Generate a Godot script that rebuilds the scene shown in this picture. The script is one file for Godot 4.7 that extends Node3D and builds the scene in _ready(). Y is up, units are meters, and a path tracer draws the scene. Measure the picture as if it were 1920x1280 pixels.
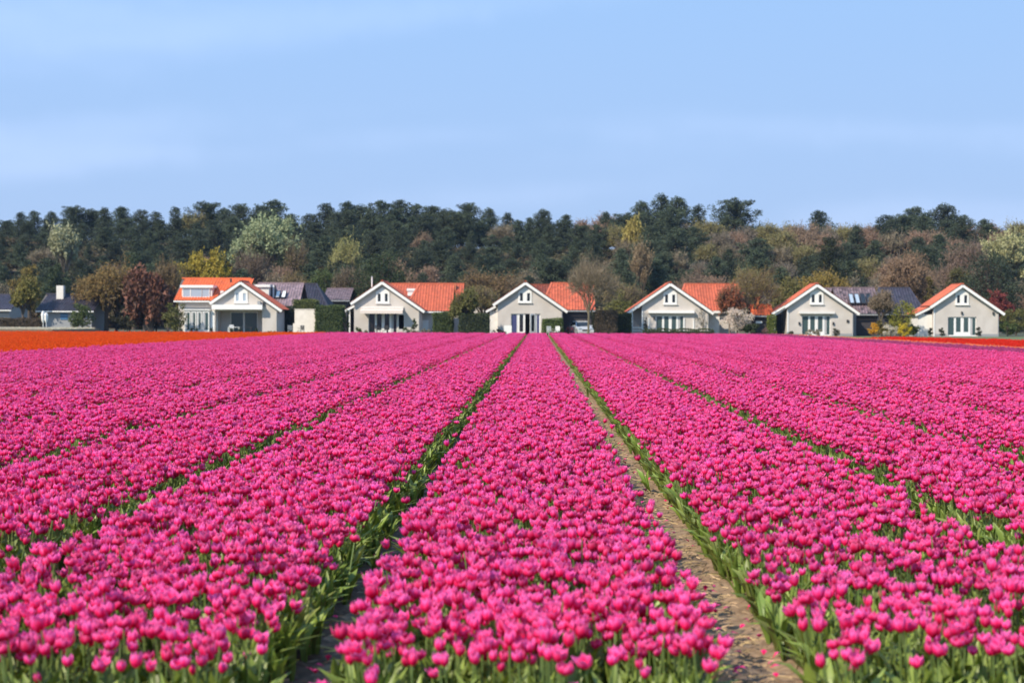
extends Node3D
# Tulip field in front of a row of gabled bungalows under a wooded dune. World: -Z is along the flower rows, metres, y up.
const EYE := 1.55      # camera height
const LENS := 3200.0   # focal length in pixels of the 1920 x 1280 photograph
const TILT := 0.0035   # the photograph leans a little
const PITCH := 1.74    # spacing of the tulip beds
const SUN := Vector3(-1.0, 1.18, 1.0)

var rng := RandomNumberGenerator.new()
var names := {}
var M := {}

# ------------------------------------------------------------------ units: survey measures to metres
func wx(x: float, d: float) -> float:
	return (x - 1008.0) * d / LENS
func wy(y: float, x: float, d: float) -> float:
	return EYE + (600.0 + (x - 960.0) * TILT - y) * d / LENS
func at(x: float, y: float, d: float) -> Vector3:
	return Vector3(wx(x, d), wy(y, x, d), -d)

# ------------------------------------------------------------------ triangle soup
class Soup:
	var v := PackedVector3Array()
	var n := PackedVector3Array()
	var c := PackedColorArray()
	func tri(a: Vector3, b: Vector3, d: Vector3, col: Color) -> void:
		var nn := (d - a).cross(b - a).normalized()
		v.append(a); v.append(b); v.append(d)
		n.append(nn); n.append(nn); n.append(nn)
		c.append(col); c.append(col); c.append(col)
	func quad(a: Vector3, b: Vector3, d: Vector3, e: Vector3, col: Color) -> void:
		tri(a, b, d, col)
		tri(a, d, e, col)
	func box(lo: Vector3, hi: Vector3, col: Color) -> void:
		var p := []
		for i in 8:
			p.append(Vector3(hi.x if i & 1 else lo.x, hi.y if i & 2 else lo.y, hi.z if i & 4 else lo.z))
		quad(p[4], p[6], p[7], p[5], col); quad(p[1], p[3], p[2], p[0], col)
		quad(p[0], p[2], p[6], p[4], col); quad(p[5], p[7], p[3], p[1], col)
		quad(p[6], p[2], p[3], p[7], col); quad(p[0], p[4], p[5], p[1], col)
	func tube(a: Vector3, b: Vector3, r0: float, r1: float, sides: int, col: Color) -> void:
		var d := (b - a).normalized()
		var s := d.cross(Vector3.RIGHT if absf(d.x) < 0.8 else Vector3.FORWARD).normalized()
		var t := d.cross(s)
		for i in sides:
			var p := TAU * i / sides
			var q := TAU * (i + 1) / sides
			var u := s * cos(p) + t * sin(p)
			var w := s * cos(q) + t * sin(q)
			quad(a + u * r0, b + u * r1, b + w * r1, a + w * r0, col)
	# a smooth grid of points, rows x cols, with a colour per point
	func grid(p: Array, cols: int, col: PackedColorArray) -> void:
		var rows: int = p.size() / cols
		var nn := []
		for i in rows:
			for j in cols:
				var du: Vector3 = p[i * cols + mini(j + 1, cols - 1)] - p[i * cols + maxi(j - 1, 0)]
				var dv: Vector3 = p[mini(i + 1, rows - 1) * cols + j] - p[maxi(i - 1, 0) * cols + j]
				nn.append(du.cross(dv).normalized())
		for i in rows - 1:
			for j in cols - 1:
				for k in [[0, 0], [1, 0], [1, 1], [0, 0], [1, 1], [0, 1]]:
					var m: int = (i + k[0]) * cols + j + k[1]
					v.append(p[m]); n.append(nn[m]); c.append(col[m])
	func into(mesh: ArrayMesh, mat: Material) -> ArrayMesh:
		var a := []
		a.resize(Mesh.ARRAY_MAX)
		a[Mesh.ARRAY_VERTEX] = v
		a[Mesh.ARRAY_NORMAL] = n
		a[Mesh.ARRAY_COLOR] = c
		mesh.add_surface_from_arrays(Mesh.PRIMITIVE_TRIANGLES, a)
		mesh.surface_set_material(mesh.get_surface_count() - 1, mat)
		return mesh
	func mesh(mat: Material) -> ArrayMesh:
		return into(ArrayMesh.new(), mat)

# ------------------------------------------------------------------ naming
func numbered(called: String) -> String:
	var k: int = names.get(called, 0)
	names[called] = k + 1
	return called if k == 0 else "%s_%03d" % [called, k]

func tag(o: Node3D, label: String, category: String, group := "", kind := "") -> Node3D:
	if label: o.set_meta("label", label)
	if category: o.set_meta("category", category)
	if group: o.set_meta("group", group)
	if kind: o.set_meta("kind", kind)
	return o

func thing(called: String, label: String, category: String, where := Vector3.ZERO, group := "", kind := "") -> Node3D:
	var o := Node3D.new()
	o.name = numbered(called)
	add_child(o)
	o.position = where
	tag(o, label, category, group, kind)
	return o

func part(called: String, mesh: Mesh, parent: Node, mat: Material = null, where := Vector3.ZERO) -> MeshInstance3D:
	var o := MeshInstance3D.new()
	o.name = called if parent != self else numbered(called)
	o.mesh = mesh
	if mat: o.material_override = mat
	o.position = where
	parent.add_child(o, true)
	return o

func bx(called: String, parent: Node, lo: Vector3, hi: Vector3, mat: Material) -> MeshInstance3D:
	var b := BoxMesh.new()
	b.size = (hi - lo).abs()
	b.material = mat
	return part(called, b, parent, null, (lo + hi) * 0.5)

func beam(called: String, parent: Node, a: Vector3, b: Vector3, w: float, h: float, mat: Material) -> MeshInstance3D:
	var m := BoxMesh.new()
	m.size = Vector3((b - a).length(), h, w)
	m.material = mat
	var o := part(called, m, parent, null, (a + b) * 0.5)
	var x := (b - a).normalized()
	var z := x.cross(Vector3.UP).normalized() if absf(x.y) < 0.99 else Vector3.BACK
	o.basis = Basis(x, z.cross(x), z)
	return o

# ------------------------------------------------------------------ materials
func mat(col: Color, rough := 0.8, vertex := false) -> StandardMaterial3D:
	var m := StandardMaterial3D.new()
	m.albedo_color = Color(1, 1, 1) if vertex else col.linear_to_srgb()
	m.roughness = rough
	m.vertex_color_use_as_albedo = vertex
	return m

func noise_tex(freq: float, lo: Color, hi: Color, seed_: int, oct := 5, size := 512) -> NoiseTexture2D:
	var f := FastNoiseLite.new()
	f.seed = seed_
	f.frequency = freq
	f.fractal_octaves = oct
	var t := NoiseTexture2D.new()
	t.width = size; t.height = size
	t.seamless = true
	t.noise = f
	var g := Gradient.new()
	g.set_color(0, lo.linear_to_srgb()); g.set_color(1, hi.linear_to_srgb())
	g.set_offset(0, 0.25); g.set_offset(1, 0.75)
	t.color_ramp = g
	return t

func textured(lo: Color, hi: Color, freq: float, scale_: float, seed_: int, rough := 0.9) -> StandardMaterial3D:
	var m := StandardMaterial3D.new()
	m.albedo_texture = noise_tex(freq, lo, hi, seed_)
	m.uv1_triplanar = true
	m.uv1_world_triplanar = true
	m.uv1_scale = Vector3.ONE * scale_
	m.roughness = rough
	return m

func make_materials() -> void:
	M.petal = mat(Color.WHITE, 0.42, true)
	M.petal.roughness = 0.6
	M.petal.metallic_specular = 0.25
	M.petal.backlight_enabled = true
	M.petal.backlight = Color(0.76, 0.76, 0.76)
	M.leaf = mat(Color.WHITE, 0.45, true)
	M.leaf.backlight_enabled = true
	M.leaf.backlight = Color(0.7, 0.7, 0.5)
	M.foliage = mat(Color.WHITE, 0.75, true)
	M.foliage.backlight_enabled = true
	M.foliage.backlight = Color(0.55, 0.55, 0.4)
	M.needles = mat(Color.WHITE, 0.8, true)
	M.bark = mat(Color.WHITE, 0.9, true)
	M.soil = textured(Color(0.10, 0.065, 0.04), Color(0.26, 0.19, 0.125), 0.02, 0.7, 3)
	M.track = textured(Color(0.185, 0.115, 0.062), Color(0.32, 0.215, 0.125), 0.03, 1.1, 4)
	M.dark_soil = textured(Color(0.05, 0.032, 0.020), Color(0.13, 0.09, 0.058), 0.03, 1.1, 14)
	M.straw = mat(Color.WHITE, 0.8, true)
	M.earth = textured(Color(0.06, 0.065, 0.03), Color(0.14, 0.13, 0.06), 0.01, 0.12, 5)
	M.lawn = textured(Color(0.07, 0.10, 0.025), Color(0.15, 0.17, 0.05), 0.03, 0.5, 6)
	M.dune = textured(Color(0.06, 0.05, 0.03), Color(0.15, 0.12, 0.08), 0.01, 0.06, 7)
	M.render_wall = textured(Color(0.510, 0.465, 0.420), Color(0.570, 0.525, 0.480), 0.008, 0.12, 8)
	M.white_wall = textured(Color(0.72, 0.68, 0.62), Color(0.78, 0.75, 0.70), 0.01, 0.3, 9)
	M.cream_wall = textured(Color(0.70, 0.63, 0.55), Color(0.77, 0.70, 0.62), 0.01, 0.3, 9)
	M.white = mat(Color(0.80, 0.79, 0.76), 0.45)
	M.off_white = mat(Color(0.70, 0.68, 0.64), 0.5)
	M.awning_cloth = mat(Color(0.72, 0.62, 0.55), 0.8)
	M.grey = mat(Color(0.28, 0.29, 0.30), 0.6)
	M.dark = mat(Color(0.02, 0.02, 0.022), 0.7)
	M.dark_wood = mat(Color(0.045, 0.04, 0.045), 0.7)
	M.glass = mat(Color(0.018, 0.022, 0.026), 0.06)
	M.glass_teal = mat(Color(0.05, 0.085, 0.085), 0.12)
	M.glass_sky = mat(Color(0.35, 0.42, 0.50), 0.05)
	M.curtain = mat(Color(0.42, 0.42, 0.42), 0.9)
	M.blue_curtain = mat(Color(0.05, 0.06, 0.16), 0.9)
	M.tile = mat(Color.WHITE, 0.62, true)
	M.metal = mat(Color(0.45, 0.46, 0.48), 0.35); M.metal.metallic = 0.6
	M.steel_dark = mat(Color(0.04, 0.04, 0.045), 0.4)
	M.car_paint = mat(Color(0.55, 0.57, 0.60), 0.25); M.car_paint.clearcoat_enabled = true; M.car_paint.clearcoat = 0.8
	M.rubber = mat(Color(0.015, 0.015, 0.016), 0.8)
	M.red_paint = mat(Color(0.35, 0.03, 0.03), 0.4)
	M.terracotta = mat(Color(0.42, 0.16, 0.08), 0.8)
	M.brick = textured(Color(0.50, 0.16, 0.07), Color(0.65, 0.24, 0.11), 0.05, 1.5, 10)
	M.blue = mat(Color(0.06, 0.16, 0.30), 0.4)
	M.lamp = mat(Color(0.03, 0.03, 0.03), 0.4)

# ------------------------------------------------------------------ ready
func _ready() -> void:
	rng.seed = 20240427
	# camera
	var cam := Camera3D.new()
	cam.name = "camera"
	cam.position = Vector3(0, EYE, 0)
	cam.basis = Basis(Vector3.UP, atan(48.0 / LENS)) * Basis(Vector3.RIGHT, -atan(40.0 / LENS)) * Basis(Vector3.BACK, TILT)
	cam.near = 0.1
	cam.far = 5000.0
	var ca := CameraAttributesPhysical.new()
	ca.frustum_focal_length = 60.0
	ca.frustum_focus_distance = 19.0
	ca.frustum_near = 0.1
	ca.frustum_far = 5000.0
	ca.exposure_aperture = 3.3
	cam.attributes = ca
	cam.fov = rad_to_deg(2.0 * atan(0.2))
	add_child(cam)
	cam.current = true
	# sky and sun
	var sky := ProceduralSkyMaterial.new()
	sky.sky_top_color = Color(0.545, 0.735, 0.95)
	sky.sky_horizon_color = Color(0.665, 0.752, 0.885)
	sky.sky_curve = 0.14
	sky.ground_bottom_color = Color(0.30, 0.27, 0.20)
	sky.ground_horizon_color = Color(0.55, 0.58, 0.60)
	sky.sun_angle_max = 12.0
	sky.sky_cover = cirrus()
	sky.sky_cover_modulate = Color(1, 1, 1, 1)
	var env := Environment.new()
	env.background_mode = Environment.BG_SKY
	env.sky = Sky.new()
	env.sky.sky_material = sky
	env.tonemap_mode = Environment.TONE_MAPPER_LINEAR
	env.tonemap_exposure = 1.18
	env.sdfgi_enabled = true
	env.ssao_enabled = true
	env.ssil_enabled = true
	env.fog_enabled = true
	env.fog_density = 0.00009
	env.fog_light_color = Color(0.72, 0.82, 0.98)
	var we := WorldEnvironment.new()
	we.name = "environment"
	we.environment = env
	add_child(we)
	var sun := DirectionalLight3D.new()
	sun.name = "sun"
	sun.light_energy = 1.6
	sun.light_color = Color(1.0, 0.95, 0.87)
	sun.light_angular_distance = 0.5
	sun.shadow_enabled = true
	sun.basis = Basis.looking_at(-SUN.normalized())
	add_child(sun)

	make_materials()
	build_ground()
	build_houses()
	build_forest()
	build_garden_trees()
	build_garden_things()
	build_tulips()
	fallen_petals()

func cirrus() -> ImageTexture:
	var f := FastNoiseLite.new()
	f.seed = 77; f.frequency = 1.0; f.fractal_octaves = 4
	f.domain_warp_enabled = true; f.domain_warp_amplitude = 0.5; f.domain_warp_frequency = 1.2
	var w := 1024
	var h := 512
	var im := Image.create_empty(w, h, false, Image.FORMAT_RGBA8)
	for j in h:
		var el := (0.5 - (j + 0.5) / h) * PI
		if el < 0.0:
			continue
		var s := sin(el) + 0.10
		for i in w:
			var az := TAU * (i + 0.5) / w
			var p := Vector2(cos(az), sin(az)) * cos(el) / s
			var a := smoothstep(-0.1, 0.75, f.get_noise_2d(p.x * 0.9 + p.y * 0.25, p.y * 0.32))
			im.set_pixel(i, j, Color(0.92, 0.90, 0.96, a * 0.13 * smoothstep(0.0, 0.05, el)))
	return ImageTexture.create_from_image(im)

# ------------------------------------------------------------------ ground
func sheet(called: String, x0: float, x1: float, d0: float, d1: float, y: float, m: Material, label: String, kind := "structure") -> void:
	var s := Soup.new()
	s.quad(Vector3(x0, y, -d0), Vector3(x0, y, -d1), Vector3(x1, y, -d1), Vector3(x1, y, -d0), Color.WHITE)
	tag(part(called, s.mesh(m), self), label, "ground", "", kind)

func dune_height(x: float, d: float) -> float:
	var t := clampf((d - 236.0) / 95.0, 0.0, 1.0)
	var h := 12.0 * t * t * (3.0 - 2.0 * t)
	h += (sin(x * 0.055 + 1.0) * 0.9 + sin(x * 0.021 + d * 0.03) * 1.3) * t
	return h

func bx_bank() -> void:
	var b := BoxMesh.new()
	b.size = Vector3(40, 1.06, 17)
	b.material = M.soil
	tag(part("earth_bank", b, self, null, Vector3(-64.4, 0.0, -164.0)), "low earth bank carrying the white flower strip", "ground", "", "structure")

func build_ground() -> void:
	sheet("ground", -1500, 1500, -40, 2500, 0.0, M.earth, "dark earth and grass reaching to the horizon")
	sheet("field_soil", -52, 22.0, -4, 151, 0.004, M.soil, "brown soil of the tulip field between the beds")
	sheet("grass_verge", 22.0, 75, 40, 176, 0.006, M.lawn, "short green grass verge in front of the last house")
	sheet("garden_ground", -70, 22.0, 151, 176, 0.006, M.lawn, "grassy strip between the field and the houses")
	bx_bank()
	# the dune
	var s := Soup.new()
	var nx := 70
	var nd := 26
	for i in nx:
		for j in nd:
			var q := []
			for k in [[0, 0], [0, 1], [1, 1], [1, 0]]:
				var x: float = lerpf(-260, 260, float(i + k[0]) / nx)
				var d: float = lerpf(236, 560, float(j + k[1]) / nd)
				q.append(Vector3(x, dune_height(x, d) - 0.02 + 0.03 * minf(1.0, (d - 236.0)), -d))
			s.quad(q[0], q[1], q[2], q[3], Color.WHITE)
	tag(part("dune_hill", s.mesh(M.dune), self), "wooded sand dune rising behind the houses", "hill", "", "structure")
	# two trodden tracks between the middle beds, with relief
	for side in [-1, 1]:
		var g := Soup.new()
		var f := FastNoiseLite.new()
		f.seed = 5 + side; f.frequency = 5.0; f.fractal_octaves = 4
		var cx: float = side * PITCH * 0.5
		var w := 0.42
		var cols := 22
		var pts := []
		var cc := PackedColorArray()
		for i in 420:
			var d := 5.2 * pow(150.0 / 5.2, i / 419.0)
			for j in cols:
				var u := lerpf(-1, 1, float(j) / (cols - 1))
				var x := cx + u * w
				var y := 0.035 - 0.055 * (1.0 - absf(u)) + f.get_noise_2d(x, d) * 0.035 + f.get_noise_2d(x * 4.0, d * 4.0) * 0.014
				if j == 0 or j == cols - 1: y = -0.02
				pts.append(Vector3(x, y + 0.012, -d))
				cc.append(Color.WHITE)
		g.grid(pts, cols, cc)
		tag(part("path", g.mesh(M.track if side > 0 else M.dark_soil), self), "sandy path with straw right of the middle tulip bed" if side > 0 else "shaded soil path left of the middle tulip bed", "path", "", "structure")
	# straw on the tracks
	var st := Soup.new()
	st.tube(Vector3(-0.5, 0, 0), Vector3(0.5, 0.02, 0.03), 0.02, 0.014, 3, Color(0.40, 0.30, 0.17))
	st.tube(Vector3(0.5, 0.02, 0.03), Vector3(0.9, -0.02, 0.16), 0.014, 0.006, 3, Color(0.40, 0.30, 0.17))
	var mm := MultiMesh.new()
	mm.transform_format = MultiMesh.TRANSFORM_3D
	mm.use_colors = true
	mm.mesh = st.mesh(M.straw)
	var count := 3000
	mm.instance_count = count
	for i in count:
		var right := rng.randf() < 0.93
		var d := 5.2 + 40.0 * pow(rng.randf(), 1.6)
		var x := (0.86 if right else -0.86) + rng.randfn(0, 0.17)
		var b := Basis(Vector3.UP, rng.randf() * TAU) * Basis(Vector3.BACK, rng.randfn(0, 0.15))
		var l := rng.randf_range(0.02, 0.08)
		mm.set_instance_transform(i, Transform3D(b * Basis.from_scale(Vector3(l, 0.12 + l, 0.12 + l)), Vector3(x, 0.022 + rng.randf() * 0.025, -d)))
		var k := rng.randf_range(0.45, 1.25)
		mm.set_instance_color(i, Color(k, k * rng.randf_range(0.9, 1.0), k * rng.randf_range(0.75, 1.0)))
	var mi := MultiMeshInstance3D.new()
	mi.name = "straw_litter"
	mi.multimesh = mm
	add_child(mi)
	tag(mi, "dry straw scattered over the paths between beds", "straw", "", "stuff")

# ------------------------------------------------------------------ fallen petals
func fallen_petals() -> void:
	var r := RandomNumberGenerator.new()
	r.seed = 31
	var q := petal_points(0.0, 3, 3, 0.024, 0.045, 0.2, false, PINK, 0.0)
	var s := Soup.new()
	s.grid(q[0], 3, q[1])
	var mesh := s.mesh(M.petal)
	var xs := []
	var cs := []
	for i in 320:
		var d := 5.8 + 30.0 * pow(r.randf(), 1.5)
		var x := (0.87 if r.randf() < 0.6 else -0.90) + r.randfn(0, 0.13)
		xs.append(Transform3D(Basis(Vector3.UP, r.randf() * TAU) * Basis(Vector3.BACK, PI * 0.5 + r.randfn(0, 0.3)), Vector3(x, 0.055, -d)))
		var t := r.randf_range(0.7, 1.05)
		cs.append(Color(t, t, t))
	multi("fallen_petals", mesh, xs, cs, self)
	tag(get_node("fallen_petals"), "pink petals fallen on the paths between beds", "petals", "", "stuff")

# ------------------------------------------------------------------ houses
# vertical wall in the plane z, with top(x) and rectangular holes [x0, x1, y0, y1]; thick backwards
func wall_mesh(x0: float, x1: float, top: Callable, breaks: Array, holes: Array, z: float, thick: float, m: Material) -> ArrayMesh:
	var s := Soup.new()
	var xs := [x0, x1]
	for b in breaks: xs.append(b)
	for h in holes:
		xs.append(h[0]); xs.append(h[1])
	xs.sort()
	for i in xs.size() - 1:
		var a: float = maxf(xs[i], x0)
		var b: float = minf(xs[i + 1], x1)
		if b - a < 0.001: continue
		var mid := (a + b) * 0.5
		var cuts := []
		for h in holes:
			if h[0] < mid and h[1] > mid: cuts.append([h[2], h[3]])
		cuts.sort()
		var y := 0.0
		var spans := []
		for k in cuts:
			if k[0] > y: spans.append([y, y, k[0], k[0]])
			y = k[1]
		spans.append([y, y, top.call(a), top.call(b)])
		for q in spans:
			s.quad(Vector3(a, q[0], z), Vector3(a, q[2], z), Vector3(b, q[3], z), Vector3(b, q[1], z), Color.WHITE)
			s.quad(Vector3(b, q[1], z - thick), Vector3(b, q[3], z - thick), Vector3(a, q[2], z - thick), Vector3(a, q[0], z - thick), Color.WHITE)
	for h in holes:
		var p := [Vector2(h[0], h[2]), Vector2(h[0], h[3]), Vector2(h[1], h[3]), Vector2(h[1], h[2])]
		for k in 4:
			var u: Vector2 = p[k]
			var w: Vector2 = p[(k + 1) % 4]
			if u.y < 0.01 and w.y < 0.01: continue
			s.quad(Vector3(u.x, u.y, z), Vector3(u.x, u.y, z - thick), Vector3(w.x, w.y, z - thick), Vector3(w.x, w.y, z), Color.WHITE)
	for e in [x0, x1]:
		s.quad(Vector3(e, 0, z), Vector3(e, top.call(e), z), Vector3(e, top.call(e), z - thick), Vector3(e, 0, z - thick), Color.WHITE)
	return s.mesh(m)

# roof slope with pantiles: eave from a to b, up along "rise" (vector to the ridge line); hips cut the ends by hl / hr metres at the top
func tiles(called: String, parent: Node, a: Vector3, b: Vector3, rise: Vector3, hl: float, hr: float, col: Color, vary: float, wave := 0.075) -> MeshInstance3D:
	var s := Soup.new()
	var along := (b - a).normalized()
	var length := (b - a).length()
	var up := rise.normalized()
	var run := rise.length()
	var nrm := along.cross(up).normalized()
	if nrm.y < 0: nrm = -nrm
	var courses := int(maxf(3, round(run / 0.34)))
	var n := int(maxf(2, round(length / 0.31)))
	var seg := 4
	var r := RandomNumberGenerator.new()
	r.seed = hash(called) + int(length * 1000) + int(a.x * 10)
	var stain := FastNoiseLite.new()
	stain.seed = int(length * 100); stain.frequency = 0.13
	var tone := []
	for i in n:
		var row := []
		for j in courses:
			row.append(clampf(1.0 + r.randfn(0, vary * 1.3) + 0.30 * minf(0.0, stain.get_noise_2d(i * 1.1 + a.x, j * 0.7)), 0.3, 1.4))
		tone.append(row)
	var pos := func(i: int, v: float, lift: float) -> Vector3:
		var x := length * i / float(n * seg)
		var vm := 1.0
		if hl > 0.0: vm = minf(vm, x / hl)
		if hr > 0.0: vm = minf(vm, (length - x) / hr)
		if hl < 0.0: x += -hl * minf(v, 1.0)
		var ph := TAU * float(i % seg) / seg
		return a + along * x + up * run * minf(v, vm) + nrm * (wave * (0.5 + 0.5 * cos(ph)) + lift)
	for i in n * seg:
		for j in courses:
			var v0 := float(j) / courses
			var v1 := float(j + 1) / courses
			var k: float = tone[i / seg][j]
			var cc := Color(col.r * k, col.g * k, col.b * k)
			var p0: Vector3 = pos.call(i, v0, 0.03)
			var p1: Vector3 = pos.call(i, v1, 0.0)
			var p2: Vector3 = pos.call(i + 1, v1, 0.0)
			var p3: Vector3 = pos.call(i + 1, v0, 0.03)
			if (p1 - p0).length() + (p2 - p3).length() < 0.08: continue
			s.quad(p0, p1, p2, p3, cc)
			s.quad(p0, p3, p3 - nrm * 0.03, p0 - nrm * 0.03, cc)
	# underside
	var at_top := func(x: float) -> float:
		var vm := 1.0
		if hl > 0.0: vm = minf(vm, x / hl)
		if hr > 0.0: vm = minf(vm, (length - x) / hr)
		return vm
	var xs := [0.0, maxf(hl, 0.001), length - maxf(hr, 0.001), length]
	for i in 3:
		var q0: Vector3 = a + along * xs[i] - nrm * 0.06
		var q1: Vector3 = a + along * xs[i + 1] - nrm * 0.06
		s.quad(q0, q0 + rise * at_top.call(xs[i]), q1 + rise * at_top.call(xs[i + 1]), q1, Color(0.12, 0.10, 0.09))
	return part(called, s.mesh(M.tile), parent)

func frame_mesh(x0: float, x1: float, y0: float, y1: float, side: float, low: float, high: float, z0: float, z1: float, m: Material) -> ArrayMesh:
	var s := Soup.new()
	s.box(Vector3(x0, y0, z0), Vector3(x0 + side, y1, z1), Color.WHITE)
	s.box(Vector3(x1 - side, y0, z0), Vector3(x1, y1, z1), Color.WHITE)
	s.box(Vector3(x0 + side, y0, z0), Vector3(x1 - side, y0 + low, z1), Color.WHITE)
	s.box(Vector3(x0 + side, y1 - high, z0), Vector3(x1 - side, y1, z1), Color.WHITE)
	return s.mesh(m)

# a glazed leaf: frame with a pane as its piece; lit curtain strip where given
func leaf(called: String, parent: Node, x0: float, x1: float, y0: float, y1: float, z: float, side: float, low: float, glass: Material, curtain: Material = null) -> void:
	var f := part(called, frame_mesh(x0, x1, y0, y1, side, low, 0.10, z - 0.06, z, M.white), parent)
	bx("pane", f, Vector3(x0 + side, y0 + low, z - 0.05), Vector3(x1 - side, y1 - 0.10, z - 0.03), glass)
	if curtain:
		bx("curtain", f, Vector3(x0 + side, y0 + low + 0.05, z - 0.028), Vector3(lerpf(x0, x1, 0.42), y1 - 0.12, z - 0.022), curtain)

func gable_window(h: Node3D, x: float, y: float, glass: Material) -> void:
	var top := func(u: float) -> float: return y + 1.16 + 0.52 * maxf(0.0, 1.0 - absf(u - x) / 0.70)
	var holes := [[x - 0.52, x - 0.22, y + 0.16, y + 0.98], [x + 0.22, x + 0.52, y + 0.16, y + 0.98]]
	var s := wall_mesh(x - 0.70, x + 0.70, func(u): return top.call(u) - y, [x], [[x - 0.52, x - 0.22, 0.16, 0.98], [x + 0.22, x + 0.52, 0.16, 0.98]], 0.07, 0.07, M.white)
	var f := part("gable_window", s, h, null, Vector3(0, y, 0))
	for k in holes:
		bx("pane", f, Vector3(k[0] - 0.02, k[2] - y - 0.02, 0.004), Vector3(k[1] + 0.02, k[3] - y + 0.02, 0.02), glass)
	bx("sill", f, Vector3(x - 0.76, -0.08, 0.0), Vector3(x + 0.76, 0.0, 0.16), M.off_white)

const SLOPE := 0.69
# the bungalow body: gable towards the field. Local x measured from the gable's apex.
func bungalow(label: String, ax: float, ay: float, left: float, right: float, wl: float, wr: float, depth: float, tile: Color, holes: Array) -> Node3D:
	var d := 178.0
	var o := Vector3(wx(ax, d), 0, -d)
	var h := thing("house", label, "house", o, "gabled bungalows along the field")
	var apex := wy(ay, ax, d)
	h.set_meta("apex", apex)
	var top := func(u: float) -> float: return apex - 0.20 - SLOPE * absf(u)
	part("front_wall", wall_mesh(wl, wr, top, [0.0], holes, 0.0, 0.25, M.render_wall), h)
	part("back_wall", wall_mesh(wl, wr, top, [0.0], [], -depth, 0.25, M.render_wall), h)
	bx("side_wall", h, Vector3(wl, 0, -depth), Vector3(wl + 0.25, top.call(wl) - 0.03, -0.252), M.render_wall)
	bx("side_wall", h, Vector3(wr - 0.25, 0, -depth), Vector3(wr, top.call(wr) - 0.03, -0.252), M.render_wall)
	bx("floor", h, Vector3(wl + 0.25, 0.01, -depth), Vector3(wr - 0.25, 0.05, -0.252), M.dark_wood)
	# roof slopes; overhang 0.45 m to the front
	var zf := 0.45
	tiles("roof_slope", h, Vector3(left, apex - SLOPE * -left, zf), Vector3(left, apex - SLOPE * -left, -depth - 0.3), Vector3(-left, SLOPE * -left, 0), 0, 0, tile, 0.07)
	tiles("roof_slope", h, Vector3(right, apex - SLOPE * right, -depth - 0.3), Vector3(right, apex - SLOPE * right, zf), Vector3(-right, SLOPE * right, 0), 0, 0, tile, 0.07)
	beam("ridge_tiles", h, Vector3(0, apex + 0.05, zf), Vector3(0, apex + 0.05, -depth - 0.3), 0.22, 0.14, mat(tile * 0.85, 0.7))
	bx("plinth", h, Vector3(wl, 0, 0.003), Vector3(holes[0][0] - 0.15, 0.28, 0.03), M.grey)
	bx("plinth", h, Vector3(holes[0][1] + 0.15, 0, 0.003), Vector3(wr, 0.28, 0.03), M.grey)
	part("downpipe", tube_mesh(Vector3(wr - 0.09, 0, 0.07), Vector3(wr - 0.09, top.call(wr) - 0.1, 0.07), 0.045, 0.045, 8, M.grey), h)
	# white barge boards
	var off := Vector3(0, -0.17, zf - 0.03)
	beam("barge_board", h, Vector3(0, apex, 0) + off, Vector3(left - 0.04, apex + SLOPE * left, 0) + off, 0.06, 0.27, M.white)
	beam("barge_board", h, Vector3(0, apex, 0) + off + Vector3(0, 0, 0.004), Vector3(right + 0.04, apex - SLOPE * right, 0) + off + Vector3(0, 0, 0.004), 0.06, 0.27, M.white)
	return h

func lx(x: float, ax: float) -> float:
	return (x - ax) * 178.0 / LENS
func ly(y: float, ax: float) -> float:
	return wy(y, ax, 178.0)

# double doors with side lights between local x0 and x1
func door_set(h: Node3D, x0: float, x1: float, y1: float, glass: Material, curtain: Material, z := -0.12, side_frac := 0.24) -> void:
	var w := x1 - x0
	var a := x0 + w * side_frac
	var b := x1 - w * (side_frac - 0.02)
	var m := (a + b) * 0.5
	leaf("side_window", h, x0, a, 0.06, y1, z, 0.06, 0.10, glass, null)
	leaf("side_window", h, b, x1, 0.06, y1, z, 0.06, 0.10, glass, curtain)
	leaf("door", h, a + 0.005, m - 0.005, 0.06, y1, z + 0.02, 0.15, 0.42, glass, null)
	leaf("door", h, m + 0.005, b - 0.005, 0.06, y1, z + 0.02, 0.15, 0.42, glass, null)
	bx("door_sill", h, Vector3(x0, 0.0, z - 0.05), Vector3(x1, 0.055, 0.10), M.grey)

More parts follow.
